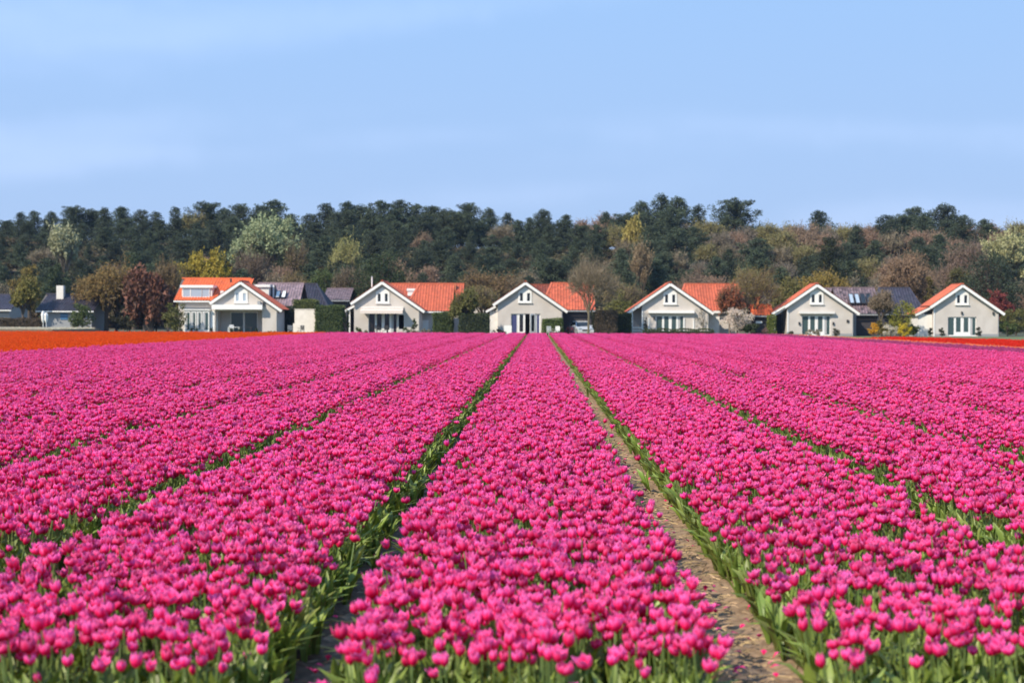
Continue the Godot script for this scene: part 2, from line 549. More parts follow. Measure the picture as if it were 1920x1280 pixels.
# a wing with its ridge along x, seen over the gable's shoulder; measured corners in the photograph's pixels
func wing(h: Node3D, x_eave_l: float, x_ridge_l: float, x_ridge_r: float, x_eave_r: float, y_ridge: float, y_eave: float, d_eave: float, hl: float, hr: float, tile: Color, vary: float, wall: Material, wall_end := 1e9, run := 4.2) -> void:
	var ya := wy(y_eave, x_eave_l, d_eave)
	var yr := wy(y_ridge, x_ridge_l, d_eave + run)
	var a := Vector3(wx(x_eave_l, d_eave), ya, -d_eave) - h.position
	var b := Vector3(wx(x_eave_r, d_eave), ya, -d_eave) - h.position
	tiles("wing_roof", h, a, b, Vector3(0, yr - ya, -run), hl, hr, tile, vary)
	# rear slope and walls
	var a2 := a + Vector3(0, 0, -2.0 * run)
	var b2 := b + Vector3(0, 0, -2.0 * run)
	tiles("wing_roof", h, b2, a2, Vector3(0, yr - ya, run), hr, hl, tile, vary)
	if hl > 0.0: tiles("hip_slope", h, a2, a, Vector3(hl, yr - ya, 0), run - 0.01, run - 0.01, tile, vary)
	if hr > 0.0: tiles("hip_slope", h, b, b2, Vector3(-hr, yr - ya, 0), run - 0.01, run - 0.01, tile, vary)
	var rl := a + Vector3(maxf(hl, 0.0), yr - ya + 0.05, -run)
	var rr := b + Vector3(-maxf(hr, 0.0), yr - ya + 0.05, -run)
	beam("ridge_tiles", h, rl, rr, 0.24, 0.15, mat(tile * 0.9, 0.7))
	if hl > 0.0: beam("hip_tiles", h, a + Vector3(0, 0.05, 0), rl, 0.22, 0.13, mat(tile * 0.95, 0.7))
	if hr > 0.0: beam("hip_tiles", h, b + Vector3(0, 0.05, 0), rr, 0.22, 0.13, mat(tile * 0.95, 0.7))
	var s := Soup.new()
	var lo := a + Vector3(0.4, 0, -0.5)
	var hi := b2 + Vector3(-0.4, 0, 0.5)
	hi.x = minf(hi.x, wall_end)
	s.box(Vector3(lo.x, 0, hi.z), Vector3(hi.x, ya - 0.06, lo.z), Color.WHITE)
	if hl <= 0.0:
		s.tri(Vector3(lo.x, ya - 0.06, lo.z), Vector3(lo.x, ya - 0.06, hi.z), Vector3(lo.x, yr - 0.3, (lo.z + hi.z) * 0.5), Color.WHITE)
	if hr <= 0.0 and wall_end > 1e8:
		s.tri(Vector3(hi.x, ya - 0.06, hi.z), Vector3(hi.x, ya - 0.06, lo.z), Vector3(hi.x, yr - 0.3, (lo.z + hi.z) * 0.5), Color.WHITE)
	part("wing_wall", s.mesh(wall), h)
	beam("gutter", h, a + Vector3(0, -0.10, 0.08), b + Vector3(0, -0.10, 0.08), 0.12, 0.14, M.white if wall != M.dark_wood else M.grey)

const ORANGE := Color(0.50, 0.118, 0.056)
const PURPLE := Color(0.16, 0.115, 0.125)
const SLATE := Color(0.035, 0.033, 0.05)

func lean_to(h: Node3D, x0: float, x1: float, y0: float, y1: float, wall: Material, open: bool, xw: float) -> void:
	var z := -0.35
	tiles("lean_to_roof", h, Vector3(x0, y0, z), Vector3(x0, y0, -5.0), Vector3(x1 - x0, y1 - y0, 0), 0, 0, ORANGE, 0.07)
	beam("lean_to_board", h, Vector3(x0 - 0.03, y0 - 0.10, z + 0.03), Vector3(x1, y1 - 0.10, z + 0.03), 0.06, 0.22, M.white)
	if open:
		bx("post", h, Vector3(xw, 0, z - 0.2), Vector3(xw + 0.13, y0 + 0.05, z - 0.07), M.white)
		bx("post", h, Vector3(xw, 0, -4.6), Vector3(xw + 0.13, y0 + 0.05, -4.47), M.white)
		bx("lean_to_back", h, Vector3(xw, 0, -4.9), Vector3(x1 + 0.3, y0 - 0.1, -4.75), M.dark_wood)
		bx("lean_to_side", h, Vector3(xw, 0, -4.4), Vector3(xw + 0.08, y0 - 0.1, -1.2), M.dark_wood)
	else:
		bx("lean_to_wall", h, Vector3(xw, 0, z - 0.5), Vector3(x1 + 0.3, y0 - 0.02, z - 0.25), wall)
		bx("lean_to_side", h, Vector3(xw, 0, -4.8), Vector3(xw + 0.2, y0 - 0.02, z - 0.502), wall)

func wall_lamp(h: Node3D, x: float, y: float) -> void:
	bx("wall_lamp", h, Vector3(x - 0.08, y - 0.14, 0.003), Vector3(x + 0.08, y + 0.14, 0.16), M.lamp)

func build_houses() -> void:
	var ax: float
	var h: Node3D
	# ---- house with the long orange roof and dormer
	ax = 450.0
	var hole := [lx(402, ax), lx(490, ax), 0.0, ly(583, ax)]
	h = bungalow("grey bungalow with orange side wing, flat white dormer and recessed porch", ax, 527, lx(393, ax), lx(527, ax), lx(401, ax), lx(519, ax), 4.5, ORANGE * 0.9, [hole])
	gable_window(h, 0.0, ly(567, ax), M.glass_sky)
	bx("awning_box", h, Vector3(lx(397, ax), ly(580, ax), 0.004), Vector3(lx(492, ax), ly(571, ax), 0.75), M.white)
	bx("porch_wall", h, Vector3(hole[0], 0.05, -2.1), Vector3(hole[1], hole[3] + 0.2, -1.95), M.render_wall)
	bx("porch_ceiling", h, Vector3(hole[0], hole[3] + 0.004, -1.95), Vector3(hole[1], hole[3] + 0.1, -0.252), M.off_white)
	for e in [hole[0] - 0.12, hole[1]]:
		bx("porch_side", h, Vector3(e, 0.05, -1.95), Vector3(e + 0.12, hole[3], -0.252), M.render_wall)
	leaf("sliding_door", h, lx(424, ax), lx(449.5, ax), 0.06, hole[3] - 0.05, -1.87, 0.07, 0.12, M.glass_teal)
	leaf("sliding_door", h, lx(450, ax), lx(476, ax), 0.06, hole[3] - 0.05, -1.87, 0.07, 0.12, M.glass_teal)
	bx("flue", h, Vector3(lx(481, ax), ly(570, ax), 0.004), Vector3(lx(487, ax), ly(564, ax), 0.22), M.grey)
	bx("wall_lamp", h, Vector3(lx(491, ax), ly(573, ax), 0.003), Vector3(lx(494, ax), ly(566, ax), 0.2), M.lamp)
	# orange wing to the left
	wing(h, 323, 328, 458, 456, 522, 563, 178.6, -0.35, 0, Color(0.68, 0.145, 0.045), 0.05, M.render_wall, lx(401, ax) + 0.1)
	# dormer on the wing
	var dz := -1.15
	var d0 := 179.15
	var dl := wx(338, d0) - h.position.x
	var dr := wx(395, d0) - h.position.x
	var dlo := wy(557, 366, d0)
	var dhi := wy(539, 366, d0)
	var dm := Soup.new()
	dm.box(Vector3(dl, dlo - 0.3, -4.0), Vector3(dr, dhi, dz - 0.10), Color.WHITE)
	var dorm := part("dormer", dm.mesh(M.off_white), h)
	bx("dormer_roof", dorm, Vector3(dl - 0.15, dhi, -4.2), Vector3(dr + 0.15, dhi + 0.27, dz + 0.15), M.white)
	var w3 := (dr - dl - 0.2) / 3.4
	for k in [[0.1, 0.95], [0.95 + 0.1, 1.4], [2.45 - 0.05, 0.95]]:
		var xa: float = dl + (k[0] * w3 if k[0] > 0.2 else 0.1)
		leaf("dormer_window", dorm, xa, xa + k[1] * w3, dlo, dhi - 0.03, dz, 0.06, 0.06, M.glass_sky)
	bx("roof_vent", h, Vector3(lx(420, ax), wy(529, 420, 181), -2.9), Vector3(lx(423.5, ax), wy(522, 420, 181), -2.7), M.dark)
	bx("roof_hatch", h, Vector3(lx(407, ax), wy(552, 410, 180), -1.5), Vector3(lx(413, ax), wy(545, 410, 180), -1.2), M.white)
	# bay window under the wing
	var bz := 0.25
	var bl := lx(344, ax)
	var br := lx(391, ax)
	var by := ly(582, ax)
	var bay := part("bay_window", frame_mesh(bl, br, 0.0, by, 0.06, 0.30, 0.10, bz - 0.1, bz, M.white), h)
	var cuts := [344.0, 356.0, 366.5, 377.0, 391.0]
	for k in 4:
		leaf("window", bay, lx(cuts[k], ax) + 0.06, lx(cuts[k + 1], ax) - 0.02, 0.32, by - 0.12, bz + 0.01, 0.09, 0.10, M.glass_teal, M.curtain)
	bx("bay_roof", bay, Vector3(bl - 0.1, by, -0.9), Vector3(br + 0.1, by + 0.14, bz + 0.12), M.off_white)
	bx("bay_side", bay, Vector3(bl - 0.05, 0, -0.9), Vector3(bl, by, bz - 0.1), M.white)
	bx("bay_side", bay, Vector3(br, 0, -0.9), Vector3(br + 0.5, by, bz - 0.3), M.white)
	# purple-brown roof to the right with white dormer and skylights
	h = thing("house", "house behind the porch bungalow with purple brown tiles and two bright skylights", "house", Vector3(wx(520, 186), 0, -186))
	wing(h, 470, 470, 557, 559, 531, 574, 186, 0, 0, PURPLE * 1.6, 0.16, M.dark_wood)
	var q := wx(478, 186.5) - h.position.x
	bx("dormer", h, Vector3(q, 3.0, -3.5), Vector3(wx(502, 186.5) - h.position.x, wy(538, 490, 186.5), -0.6), M.white_wall)
	bx("dormer_roof", h, Vector3(q - 0.3, wy(538, 490, 186.5), -3.6), Vector3(wx(503, 186.5) - h.position.x + 0.1, wy(533, 490, 186.5), -0.4), M.white)
	for k in [[505.0, M.dark], [509.0, M.white], [512.0, M.dark]]:
		bx("flue_pipe", h, Vector3(wx(k[0], 187) - h.position.x, wy(560, 507, 187), -1.6), Vector3(wx(k[0] + 2.2, 187) - h.position.x, wy(534, 507, 187), -1.4), k[1])
	for k in [516.0, 527.0]:
		skylight(h, k, k + 8.5, 547, 560, 187.2, M.white)
	# dark hipped roof
	h = thing("house", "blue black hipped roof house behind the hedge beside the white wall", "house", Vector3(wx(585, 192), 0, -192))
	wing(h, 556, 556, 592, 614, 532, 577, 192, 0, 1.9, SLATE, 0.10, M.dark_wood)
	# far grey roofs between the first two gables
	h = thing("house", "low house with grey tiles seen above hedges between two gables", "house", Vector3(wx(630, 206), 0, -206))
	wing(h, 604, 606, 652, 655, 541, 562, 206, 0, 0, PURPLE * 1.1, 0.15, M.dark_wood)

	# ---- second gable: cloth awning
	ax = 716.0
	hole = [lx(690, ax), lx(744, ax), 0.0, ly(585, ax)]
	h = bungalow("grey bungalow with pale cloth awning shading its patio doors", ax, 527, lx(658, ax), lx(795, ax), lx(663, ax), lx(787, ax), 6.0, ORANGE * 0.9, [hole])
	gable_window(h, 0.05, ly(568, ax), M.glass)
	lean_to(h, lx(646, ax), lx(664, ax), ly(581.5, ax), ly(571, ax), M.white_wall, true, lx(652.5, ax))
	var aw := Soup.new()
	var e0 := lx(676, ax)
	var e1 := lx(756, ax)
	var t0 := ly(578, ax)
	var t1 := ly(582, ax)
	var va := 0.32
	aw.quad(Vector3(e0, t0, 0.01), Vector3(e1, t0, 0.01), Vector3(e1, t1, 1.15), Vector3(e0, t1, 1.15), Color.WHITE)
	aw.box(Vector3(e0, t1 - va, 1.15), Vector3(e1, t1, 1.19), Color.WHITE)
	var awn := part("awning", aw.mesh(M.awning_cloth), h)
	bx("awning_box", awn, Vector3(e0, t0 + 0.01, 0.004), Vector3(e1, t0 + 0.16, 0.16), M.off_white)
	for k in [e0 + 0.1, e1 - 0.1]:
		beam("awning_arm", awn, Vector3(k, t0 - 0.25, 0.02), Vector3(k, t1 - 0.05, 1.12), 0.04, 0.04, M.white)
	door_set(h, hole[0], hole[1], hole[3], M.glass, M.curtain)
	# windows beside the doors, in the awning's shade
	leaf("side_window", h, lx(746, ax), lx(758, ax), 0.5, ly(588, ax), 0.03, 0.05, 0.06, M.glass)
	wing(h, 756, 787, 845, 848, 532, 583, 181, 1.45, 0, ORANGE, 0.07, M.render_wall)
	bx("back_door", h, Vector3(wx(789, 181.4) - h.position.x, 0.0, -3.46), Vector3(wx(803, 181.4) - h.position.x, wy(600, 795, 181.4), -3.38), M.white)
	h = thing("chimney_pipe", "thin white flue pipe rising beside the roof with cloth awning", "flue pipe", Vector3(wx(696.5, 180.5), 0, -180.5))
	part("pipe", tube_mesh(Vector3(0, 3.4, 0), Vector3(0, wy(519, 696, 180.5), 0), 0.07, 0.07, 8, M.white), h)
	part("cap", tube_mesh(Vector3(0, wy(519, 696, 180.5), 0), Vector3(0, wy(517.5, 696, 180.5), 0), 0.12, 0.05, 8, M.grey), h)
	# rear orange roof of the same row
	h = thing("house", "orange tiled rear roof with small white dormer behind the awning bungalow", "house", Vector3(wx(780, 190), 0, -190))
	wing(h, 725, 725, 864, 867, 532, 572, 189.6, 0, 0, ORANGE * 0.95, 0.07, M.render_wall)
	var dv := Soup.new()
	var c0 := Vector3(wx(770.5, 190.5) - h.position.x, wy(551, 770, 190.5), -0.6)
	dv.tri(c0 + Vector3(-0.45, 0.35, 0), c0 + Vector3(0.45, 0.35, 0), c0 + Vector3(0, -0.25, 0), Color.WHITE)
	dv.box(c0 + Vector3(-0.5, 0.35, -1.5), c0 + Vector3(0.5, 0.62, 0.1), Color.WHITE)
	dv.box(c0 + Vector3(-0.42, -0.2, -1.5), c0 + Vector3(0.42, 0.35, -0.02), Color.WHITE)
	part("dormer", dv.mesh(M.white), h)
	bx("chimney", h, Vector3(wx(845, 190) - h.position.x, 4.0, -3.2), Vector3(wx(852, 190) - h.position.x, wy(531, 848, 190), -2.4), M.brick)
	# flat white roof edge and chimney between second and third gable
	h = thing("house", "low flat roofed building with white fascia behind the hedges", "house", Vector3(wx(888, 227), 0, -227))
	bx("wall", h, Vector3(-1.4, 0, -4), Vector3(1.3, wy(546, 890, 227), 0), M.render_wall)
	bx("fascia", h, Vector3(-1.5, wy(546, 890, 227), -4.1), Vector3(1.4, wy(543, 890, 227), 0.15), M.off_white)
	h = thing("chimney", "square white chimney showing above brown bushes left of the open door house", "chimney", Vector3(wx(933, 228), 0, -228))
	bx("stack", h, Vector3(-0.3, 0, -0.3), Vector3(0.3, wy(532, 933, 228), 0.3), M.white_wall)
	bx("cap", h, Vector3(-0.34, wy(532, 933, 228), -0.34), Vector3(0.34, wy(531, 933, 228), 0.34), M.grey)

	# ---- third gable: open door
	ax = 985.0
	hole = [lx(958, ax), lx(1013, ax), 0.0, ly(588, ax)]
	h = bungalow("cream grey bungalow with glazed door standing open to a dark room", ax, 528, lx(925, ax), lx(1063, ax), lx(933, ax), lx(1055, ax), 6.0, ORANGE * 0.9, [hole])
	gable_window(h, -0.05, ly(567, ax), M.glass)
	lean_to(h, lx(911, ax), lx(929, ax), ly(583, ax), ly(573, ax), M.white_wall, false, lx(918, ax))
	var y1: float = hole[3]
	leaf("side_window", h, lx(958, ax), lx(970, ax), 0.06, y1, -0.12, 0.06, 0.1, M.blue_curtain)
	leaf("door", h, lx(970.3, ax), lx(984.5, ax), 0.06, y1, -0.10, 0.20, 0.30, M.glass)
	leaf("side_window", h, lx(1004.5, ax), lx(1013, ax), 0.06, y1, -0.12, 0.11, 0.12, M.blue_curtain)
	var od := Node3D.new()
	od.name = "open_door"
	h.add_child(od)
	od.position = Vector3(lx(1004, ax), 0, -0.08)
	od.rotation.y = deg_to_rad(38)
	part("door_frame", frame_mesh(-0.72, 0.0, 0.06, y1, 0.16, 0.35, 0.14, -0.03, 0.03, M.white), od)
	bx("pane", od, Vector3(-0.56, 0.41, -0.01), Vector3(-0.16, y1 - 0.14, 0.01), M.glass)
	wing(h, 1012, 1035, 1112, 1116, 531, 581, 181, 1.3, 0, ORANGE, 0.10, M.dark_wood)
	h = thing("house", "dark red roof strip linking behind the open door bungalow", "house", Vector3(wx(1020, 193), 0, -193))
	wing(h, 985, 985, 1040, 1042, 534, 565, 193, 0, 0, ORANGE * 0.45, 0.1, M.render_wall)

	# ---- fourth gable
	ax = 1256.0
	hole = [lx(1230, ax), lx(1282, ax), 0.0, ly(591, ax)]
	h = bungalow("grey bungalow behind a low hedge with climbing plant on its right corner", ax, 530, lx(1177, ax), lx(1336, ax), lx(1203, ax), lx(1329, ax), 6.0, ORANGE * 0.9, [hole])
	gable_window(h, 0.0, ly(570, ax), M.glass)
	bx("lintel_board", h, Vector3(lx(1215, ax), ly(587, ax), 0.004), Vector3(lx(1301, ax), ly(582, ax), 0.42), M.white)
	door_set(h, hole[0], hole[1], hole[3], M.glass_teal, M.curtain)
	for k in [1203.0, 1215.0, 1281.0, 1299.0]:
		bx("trim_post", h, Vector3(lx(k, ax), 0, 0.004), Vector3(lx(k + 2.4, ax), ly(596 if k > 1210 else 582, ax), 0.09), M.white)
	bx("porch_back", h, Vector3(lx(1187, ax), 0, -1.8), Vector3(lx(1203, ax), 2.75, -1.6), M.render_wall)
	bx("porch_post", h, Vector3(lx(1184, ax), 0, 0.0), Vector3(lx(1186.5, ax), 2.55, 0.14), M.white)
	for k in [0.75, 0.45, 0.15]:
		bx("porch_rail", h, Vector3(lx(1186.5, ax), k, 0.02), Vector3(lx(1203, ax), k + 0.12, 0.08), M.white)
	wall_lamp(h, lx(1226, ax), ly(596, ax))
	bx("annex_wall", h, Vector3(lx(1329.2, ax), 0, -2.0), Vector3(lx(1352, ax), 2.35, -1.8), M.white_wall)
	bx("annex_gutter", h, Vector3(lx(1326, ax), 2.36, -1.9), Vector3(lx(1352, ax), 2.6, -1.5), M.white)
	wing(h, 1268, 1290, 1388, 1392, 533, 583, 181, 1.25, 0, ORANGE, 0.07, M.render_wall)
	# small orange shed roof
	h = thing("shed", "open dark shed with bright orange tiled roof and orange chimney", "shed", Vector3(wx(1428, 179), 0, -179))
	wing(h, 1408, 1410, 1447, 1449, 572, 591, 179, 0, 0, Color(0.70, 0.15, 0.05), 0.06, M.dark_wood, 1e9, 1.5)
	bx("chimney", h, Vector3(wx(1415, 181) - h.position.x, 2.4, -1.9), Vector3(wx(1423, 181) - h.position.x, wy(556, 1420, 181), -1.4), M.brick)
	bx("white_table", h, Vector3(wx(1417, 178.5) - h.position.x, wy(606, 1420, 178.5), 0.2), Vector3(wx(1428, 178.5) - h.position.x, wy(602, 1420, 178.5), 0.6), M.white)

	# ---- fifth gable
	ax = 1530.0
	hole = [lx(1503, ax), lx(1556, ax), 0.0, ly(591, ax)]
	h = bungalow("grey bungalow with dark open carport on its left and wall lamps", ax, 532, lx(1470, ax), lx(1608, ax), lx(1476, ax), lx(1599, ax), 4.0, ORANGE * 1.0, [hole])
	gable_window(h, 0.0, ly(570, ax), M.glass)
	lean_to(h, lx(1448, ax), lx(1473, ax), ly(587, ax), ly(572, ax), M.white_wall, true, lx(1451.5, ax))
	beam("lean_to_rail", h, Vector3(lx(1453, ax), ly(591, ax), -0.5), Vector3(lx(1474, ax), ly(578, ax), -0.5), 0.05, 0.14, M.white)
	bx("corner_trim", h, Vector3(lx(1475, ax), 0, 0.004), Vector3(lx(1477.5, ax), ly(581, ax), 0.06), M.white)
	bx("awning_box", h, Vector3(lx(1497, ax), ly(588, ax), 0.004), Vector3(lx(1563, ax), ly(584, ax), 0.40), M.off_white)
	door_set(h, hole[0], hole[1], hole[3], M.glass_teal, M.curtain)
	wall_lamp(h, lx(1497.5, ax), ly(606, ax))
	wall_lamp(h, lx(1561, ax), ly(606, ax))
	bx("vent", h, Vector3(lx(1586, ax), ly(604, ax), 0.003), Vector3(lx(1590, ax), ly(599, ax), 0.12), M.dark)
	wing(h, 1572, 1572, 1650, 1652, 540, 588, 181.5, 0, 0, PURPLE * 1.05, 0.22, M.dark_wood)
	for k in 4:
		skylight(h, 1594.0 + k * 11.0, 1603.0 + k * 11.0, 553, 571, 182.6, M.glass_sky if k < 2 else M.glass)
	bx("pillar", h, Vector3(lx(1600, ax), 0, -2.4), Vector3(lx(1611, ax), 2.3, -2.1), M.grey)
	h = thing("house", "grey purple roof end showing right of the carport bungalow's ridge", "house", Vector3(wx(1560, 190), 0, -190))
	wing(h, 1535, 1535, 1571, 1574, 541, 580, 189, 0, 0, PURPLE * 1.4, 0.12, M.render_wall)
	# dark hipped house between fifth and sixth
	h = thing("house", "dark hipped roof house half hidden by the yellow green bush", "house", Vector3(wx(1695, 193), 0, -193))
	wing(h, 1650, 1660, 1715, 1733, 540, 588, 193, 0.6, 1.0, SLATE * 1.3, 0.15, M.dark_wood)
	# ---- sixth gable
	ax = 1800.5
	hole = [lx(1775, ax), lx(1828, ax), 0.0, ly(594, ax)]
	h = bungalow("rightmost grey bungalow with white painted lean-to on its left side", ax, 533, lx(1741, ax), lx(1878, ax), lx(1749, ax), lx(1870, ax), 4.0, ORANGE * 1.05, [hole])
	gable_window(h, 0.02, ly(571, ax), M.glass)
	lean_to(h, lx(1716, ax), lx(1743, ax), ly(589.5, ax), ly(576, ax), M.white_wall, false, lx(1722, ax))
	bx("corner_trim", h, Vector3(lx(1748, ax), 0, 0.004), Vector3(lx(1750.2, ax), ly(580, ax), 0.06), M.white)
	door_set(h, hole[0], hole[1], hole[3], M.glass_teal, M.curtain)
	wall_lamp(h, lx(1800.5, ax), ly(586.5, ax))
	wall_lamp(h, lx(1859, ax), ly(587, ax))
	# ---- far left
	h = thing("house", "dark slate roofed house with stubby white chimney at the far left", "house", Vector3(wx(105, 200), 0, -200))
	wing(h, 62, 66, 168, 172, 551, 582, 200, -0.4, 0, SLATE * 1.2, 0.10, M.grey)
	bx("chimney", h, Vector3(wx(102, 203) - h.position.x, 3.4, -3.6), Vector3(wx(115, 203) - h.position.x, wy(535, 108, 203), -2.8), M.white_wall)
	bx("window", h, Vector3(wx(102, 199) - h.position.x, wy(599, 108, 199), -0.49), Vector3(wx(116, 199) - h.position.x, wy(586, 108, 199), -0.44), M.blue)
	h = thing("house", "blue grey roof end cut off by the left picture edge", "house", Vector3(wx(-20, 205), 0, -205))
	wing(h, -60, -60, 14, 16, 552, 580, 205, 0, 0, SLATE * 1.5, 0.10, M.grey)

func skylight(h: Node3D, x0: float, x1: float, y0: float, y1: float, d: float, glass: Material) -> void:
	# lies on the wing's slope: build on a line between the lower and upper edge
	var a := Vector3(wx((x0 + x1) * 0.5 - 2.0, d), wy(y1, x0, d), -d) - h.position
	var up := Vector3(0.10, 2.95, -4.2).normalized()
	var l := (wy(y0, x0, d) - wy(y1, x0, d)) / up.y
	var w := (x1 - x0) * d / LENS
	var o := Node3D.new()
	o.name = "skylight"
	h.add_child(o, true)
	var nrm := Vector3.RIGHT.cross(up).normalized()
	o.transform = Transform3D(Basis(Vector3.RIGHT, up, nrm), a + nrm * 0.16)
	part("frame", frame_mesh(-w * 0.5, w * 0.5, 0, l, 0.07, 0.07, 0.07, -0.1, 0.06, M.steel_dark), o)
	bx("pane", o, Vector3(-w * 0.5 + 0.07, 0.07, 0.01), Vector3(w * 0.5 - 0.07, l - 0.07, 0.03), glass)

func tube_mesh(a: Vector3, b: Vector3, r0: float, r1: float, sides: int, m: Material) -> ArrayMesh:
	var s := Soup.new()
	s.tube(a, b, r0, r1, sides, Color.WHITE)
	return s.mesh(m)

# ------------------------------------------------------------------ trees
func rnd_dir(r: RandomNumberGenerator) -> Vector3:
	var z := r.randf_range(-1, 1)
	var p := r.randf() * TAU
	var q := sqrt(1.0 - z * z)
	return Vector3(q * cos(p), z, q * sin(p))

func tone(r: RandomNumberGenerator, a: Color, b: Color) -> Color:
	return a.lerp(b, r.randf())

func clump(s: Soup, r: RandomNumberGenerator, c: Vector3, rad: Vector3, n: int, size: float, a: Color, b: Color, slim := 0.6) -> void:
	var base := r.randf()
	for i in n:
		var d := rnd_dir(r)
		var p := c + d * rad * pow(r.randf(), 0.4)
		var u := (rnd_dir(r) + d * 0.8 + Vector3(0, 0.25, 0)).normalized()
		var w := u.cross(rnd_dir(r)).normalized()
		var l := size * r.randf_range(0.6, 1.3)
		var col := a.lerp(b, clampf(base * 0.6 + r.randf() * 0.4, 0, 1))
		s.tri(p - w * l * slim * 0.5, p + u * l, p + w * l * slim * 0.5, col)

func make_pine(h: float, rad: float, sd: int, a: Color, b: Color, low := 0.30, taper := 0.55) -> Node3D:
	var r := RandomNumberGenerator.new()
	r.seed = sd
	var t := Soup.new()
	var s := Soup.new()
	var bark := Color(0.06, 0.045, 0.035)
	var bend := Vector3(r.randfn(0, 0.03), 0, r.randfn(0, 0.03)) * h
	t.tube(Vector3.ZERO, Vector3(0, h * 0.5, 0) + bend * 0.5, 0.022 * h, 0.016 * h, 6, bark)
	t.tube(Vector3(0, h * 0.5, 0) + bend * 0.5, Vector3(0, h * 0.94, 0) + bend, 0.016 * h, 0.004 * h, 5, bark)
	# limbs leave the trunk at uneven heights; each carries a few flattened needle clouds
	var n := int(h * 5.2)
	for i in n:
		var k := pow((i + r.randf()) / n, 0.9)
		var y := h * lerpf(low, 0.97, k)
		var rr := rad * pow(1.0 - k, taper) * (0.5 + 0.5 * minf(1.0, k * 4.0 + 0.2)) + 0.25
		var az := i * 2.39996 + r.randfn(0, 0.5)
		var reach := rr * r.randf_range(0.45, 1.15)
		var c := Vector3(0, y - reach * 0.15, 0) + bend * (y / h)
		var dir := Vector3(cos(az), r.randf_range(0.0, 0.4) + 0.35 * k, sin(az))
		t.tube(c, c + dir * reach, 0.005 * h, 0.001 * h, 3, bark)
		var m := 1 + int(reach / 0.8)
		for j in m:
			var q := 1.0 - j * 0.8 / maxf(reach, 0.8) * 0.85
			var e := (0.50 + 0.13 * rad * (1.0 - k)) * r.randf_range(0.7, 1.3)
			clump(s, r, c + dir * reach * q + Vector3(r.randfn(0, 0.15), 0.12, r.randfn(0, 0.15)), Vector3(e, e * r.randf_range(0.42, 0.75), e), 58, 0.29, a, b, 0.45)
	clump(s, r, Vector3(0, h * 0.96, 0) + bend, Vector3(0.45, 0.5, 0.45), 40, 0.32, a, b, 0.4)
	var o := Node3D.new()
	part("crown", s.mesh(M.needles), o)
	part("trunk", t.mesh(M.bark), o)
	return o

func limb(t: Soup, tw: Soup, r: RandomNumberGenerator, p: Vector3, dir: Vector3, l: float, rad: float, depth: int, o: Dictionary) -> void:
	var q := p + dir * l
	if depth <= 1:
		t.tube(p, q, rad, rad * 0.72, 6 if depth == 0 else 4, o.bark)
	else:
		tw.tube(p, q, rad, rad * 0.55, 3, tone(r, o.twig, o.bark))
	if depth >= o.depth - 1:
		for i in (o.twigs if depth >= o.depth else 3):
			var u: Vector3 = (dir * 0.9 + rnd_dir(r) * 0.75 + Vector3(0, o.lift, 0)).normalized()
			var a := p.lerp(q, r.randf_range(0.2, 1.0))
			var tl: float = l * r.randf_range(0.7, 1.7)
			var e := a + u * tl
			var w: Vector3 = u.cross(rnd_dir(r)).normalized() * o.tw
			tw.tri(a - w, e, a + w, tone(r, o.twig, o.twig2))
			for k in o.buds:
				var b: Vector3 = a.lerp(e, r.randf_range(0.3, 1.05)) + rnd_dir(r) * o.tw * 3.0
				var u2 := rnd_dir(r)
				var w2: Vector3 = u2.cross(rnd_dir(r)).normalized()
				var z: float = o.bud * r.randf_range(0.6, 1.4)
				tw.tri(b - w2 * z * 0.4, b + u2 * z, b + w2 * z * 0.4, tone(r, o.leaf, o.leaf2))
		if depth >= o.depth: return
	var n: int = o.fork + (2 if depth == 0 else 0)
	for i in n:
		var az := TAU * (i + r.randf() * 0.7) / n
		var side := dir.cross(Vector3.RIGHT if absf(dir.x) < 0.8 else Vector3.FORWARD).normalized()
		var out := side * cos(az) + dir.cross(side) * sin(az)
		var sp: float = o.spread * r.randf_range(0.6, 1.25)
		var nd := (dir * cos(sp) + out * sin(sp) + Vector3(0, o.lift * 0.5, 0)).normalized()
		var a := p.lerp(q, r.randf_range(0.45 if depth > 0 else 0.7, 1.0))
		limb(t, tw, r, a, nd, l * o.shrink * r.randf_range(0.8, 1.2), rad * 0.55, depth + 1, o)

# a broadleaf tree in early spring: twigs, buds or first leaves
func make_twiggy(h: float, w: float, sd: int, opt: Dictionary) -> Node3D:
	var r := RandomNumberGenerator.new()
	r.seed = sd
	var o := {"bark": Color(0.11, 0.09, 0.07), "twig": Color(0.14, 0.10, 0.075), "twig2": Color(0.20, 0.15, 0.10), "leaf": Color(0.2, 0.15, 0.05), "leaf2": Color(0.12, 0.11, 0.04),
		"depth": 4, "twigs": 3, "buds": 1, "bud": 0.10, "fork": 4, "spread": 0.62, "lift": 0.25, "shrink": 0.72, "tw": 0.022, "bole": 0.20, "trunk": 0.024}
	o.merge(opt, true)
	for key in ["twig", "twig2", "leaf", "leaf2"]: o[key] = Color(o[key].r * 1.2, o[key].g * 1.2, o[key].b * 1.15)
	var t := Soup.new()
	var tw := Soup.new()
	limb(t, tw, r, Vector3.ZERO, Vector3(r.randfn(0, 0.04), 1, r.randfn(0, 0.04)).normalized(), o.bole, o.trunk, 0, o)
	# fit the drawn tree to its measured height and width
	var lo := Vector3.ONE * 1e9
	var hi := -lo
	for p in tw.v:
		lo = lo.min(p); hi = hi.max(p)
	var k := Vector3(w / maxf(0.1, maxf(hi.x - lo.x, hi.z - lo.z)), h / hi.y, 0)
	k.z = k.x
	var f := func(s: Soup) -> void:
		for i in s.v.size():
			s.v[i] = s.v[i] * k
	f.call(t)
	f.call(tw)
	var n := Node3D.new()
	part("crown", tw.mesh(M.foliage), n)
	part("trunk", t.mesh(M.bark), n)
	return n

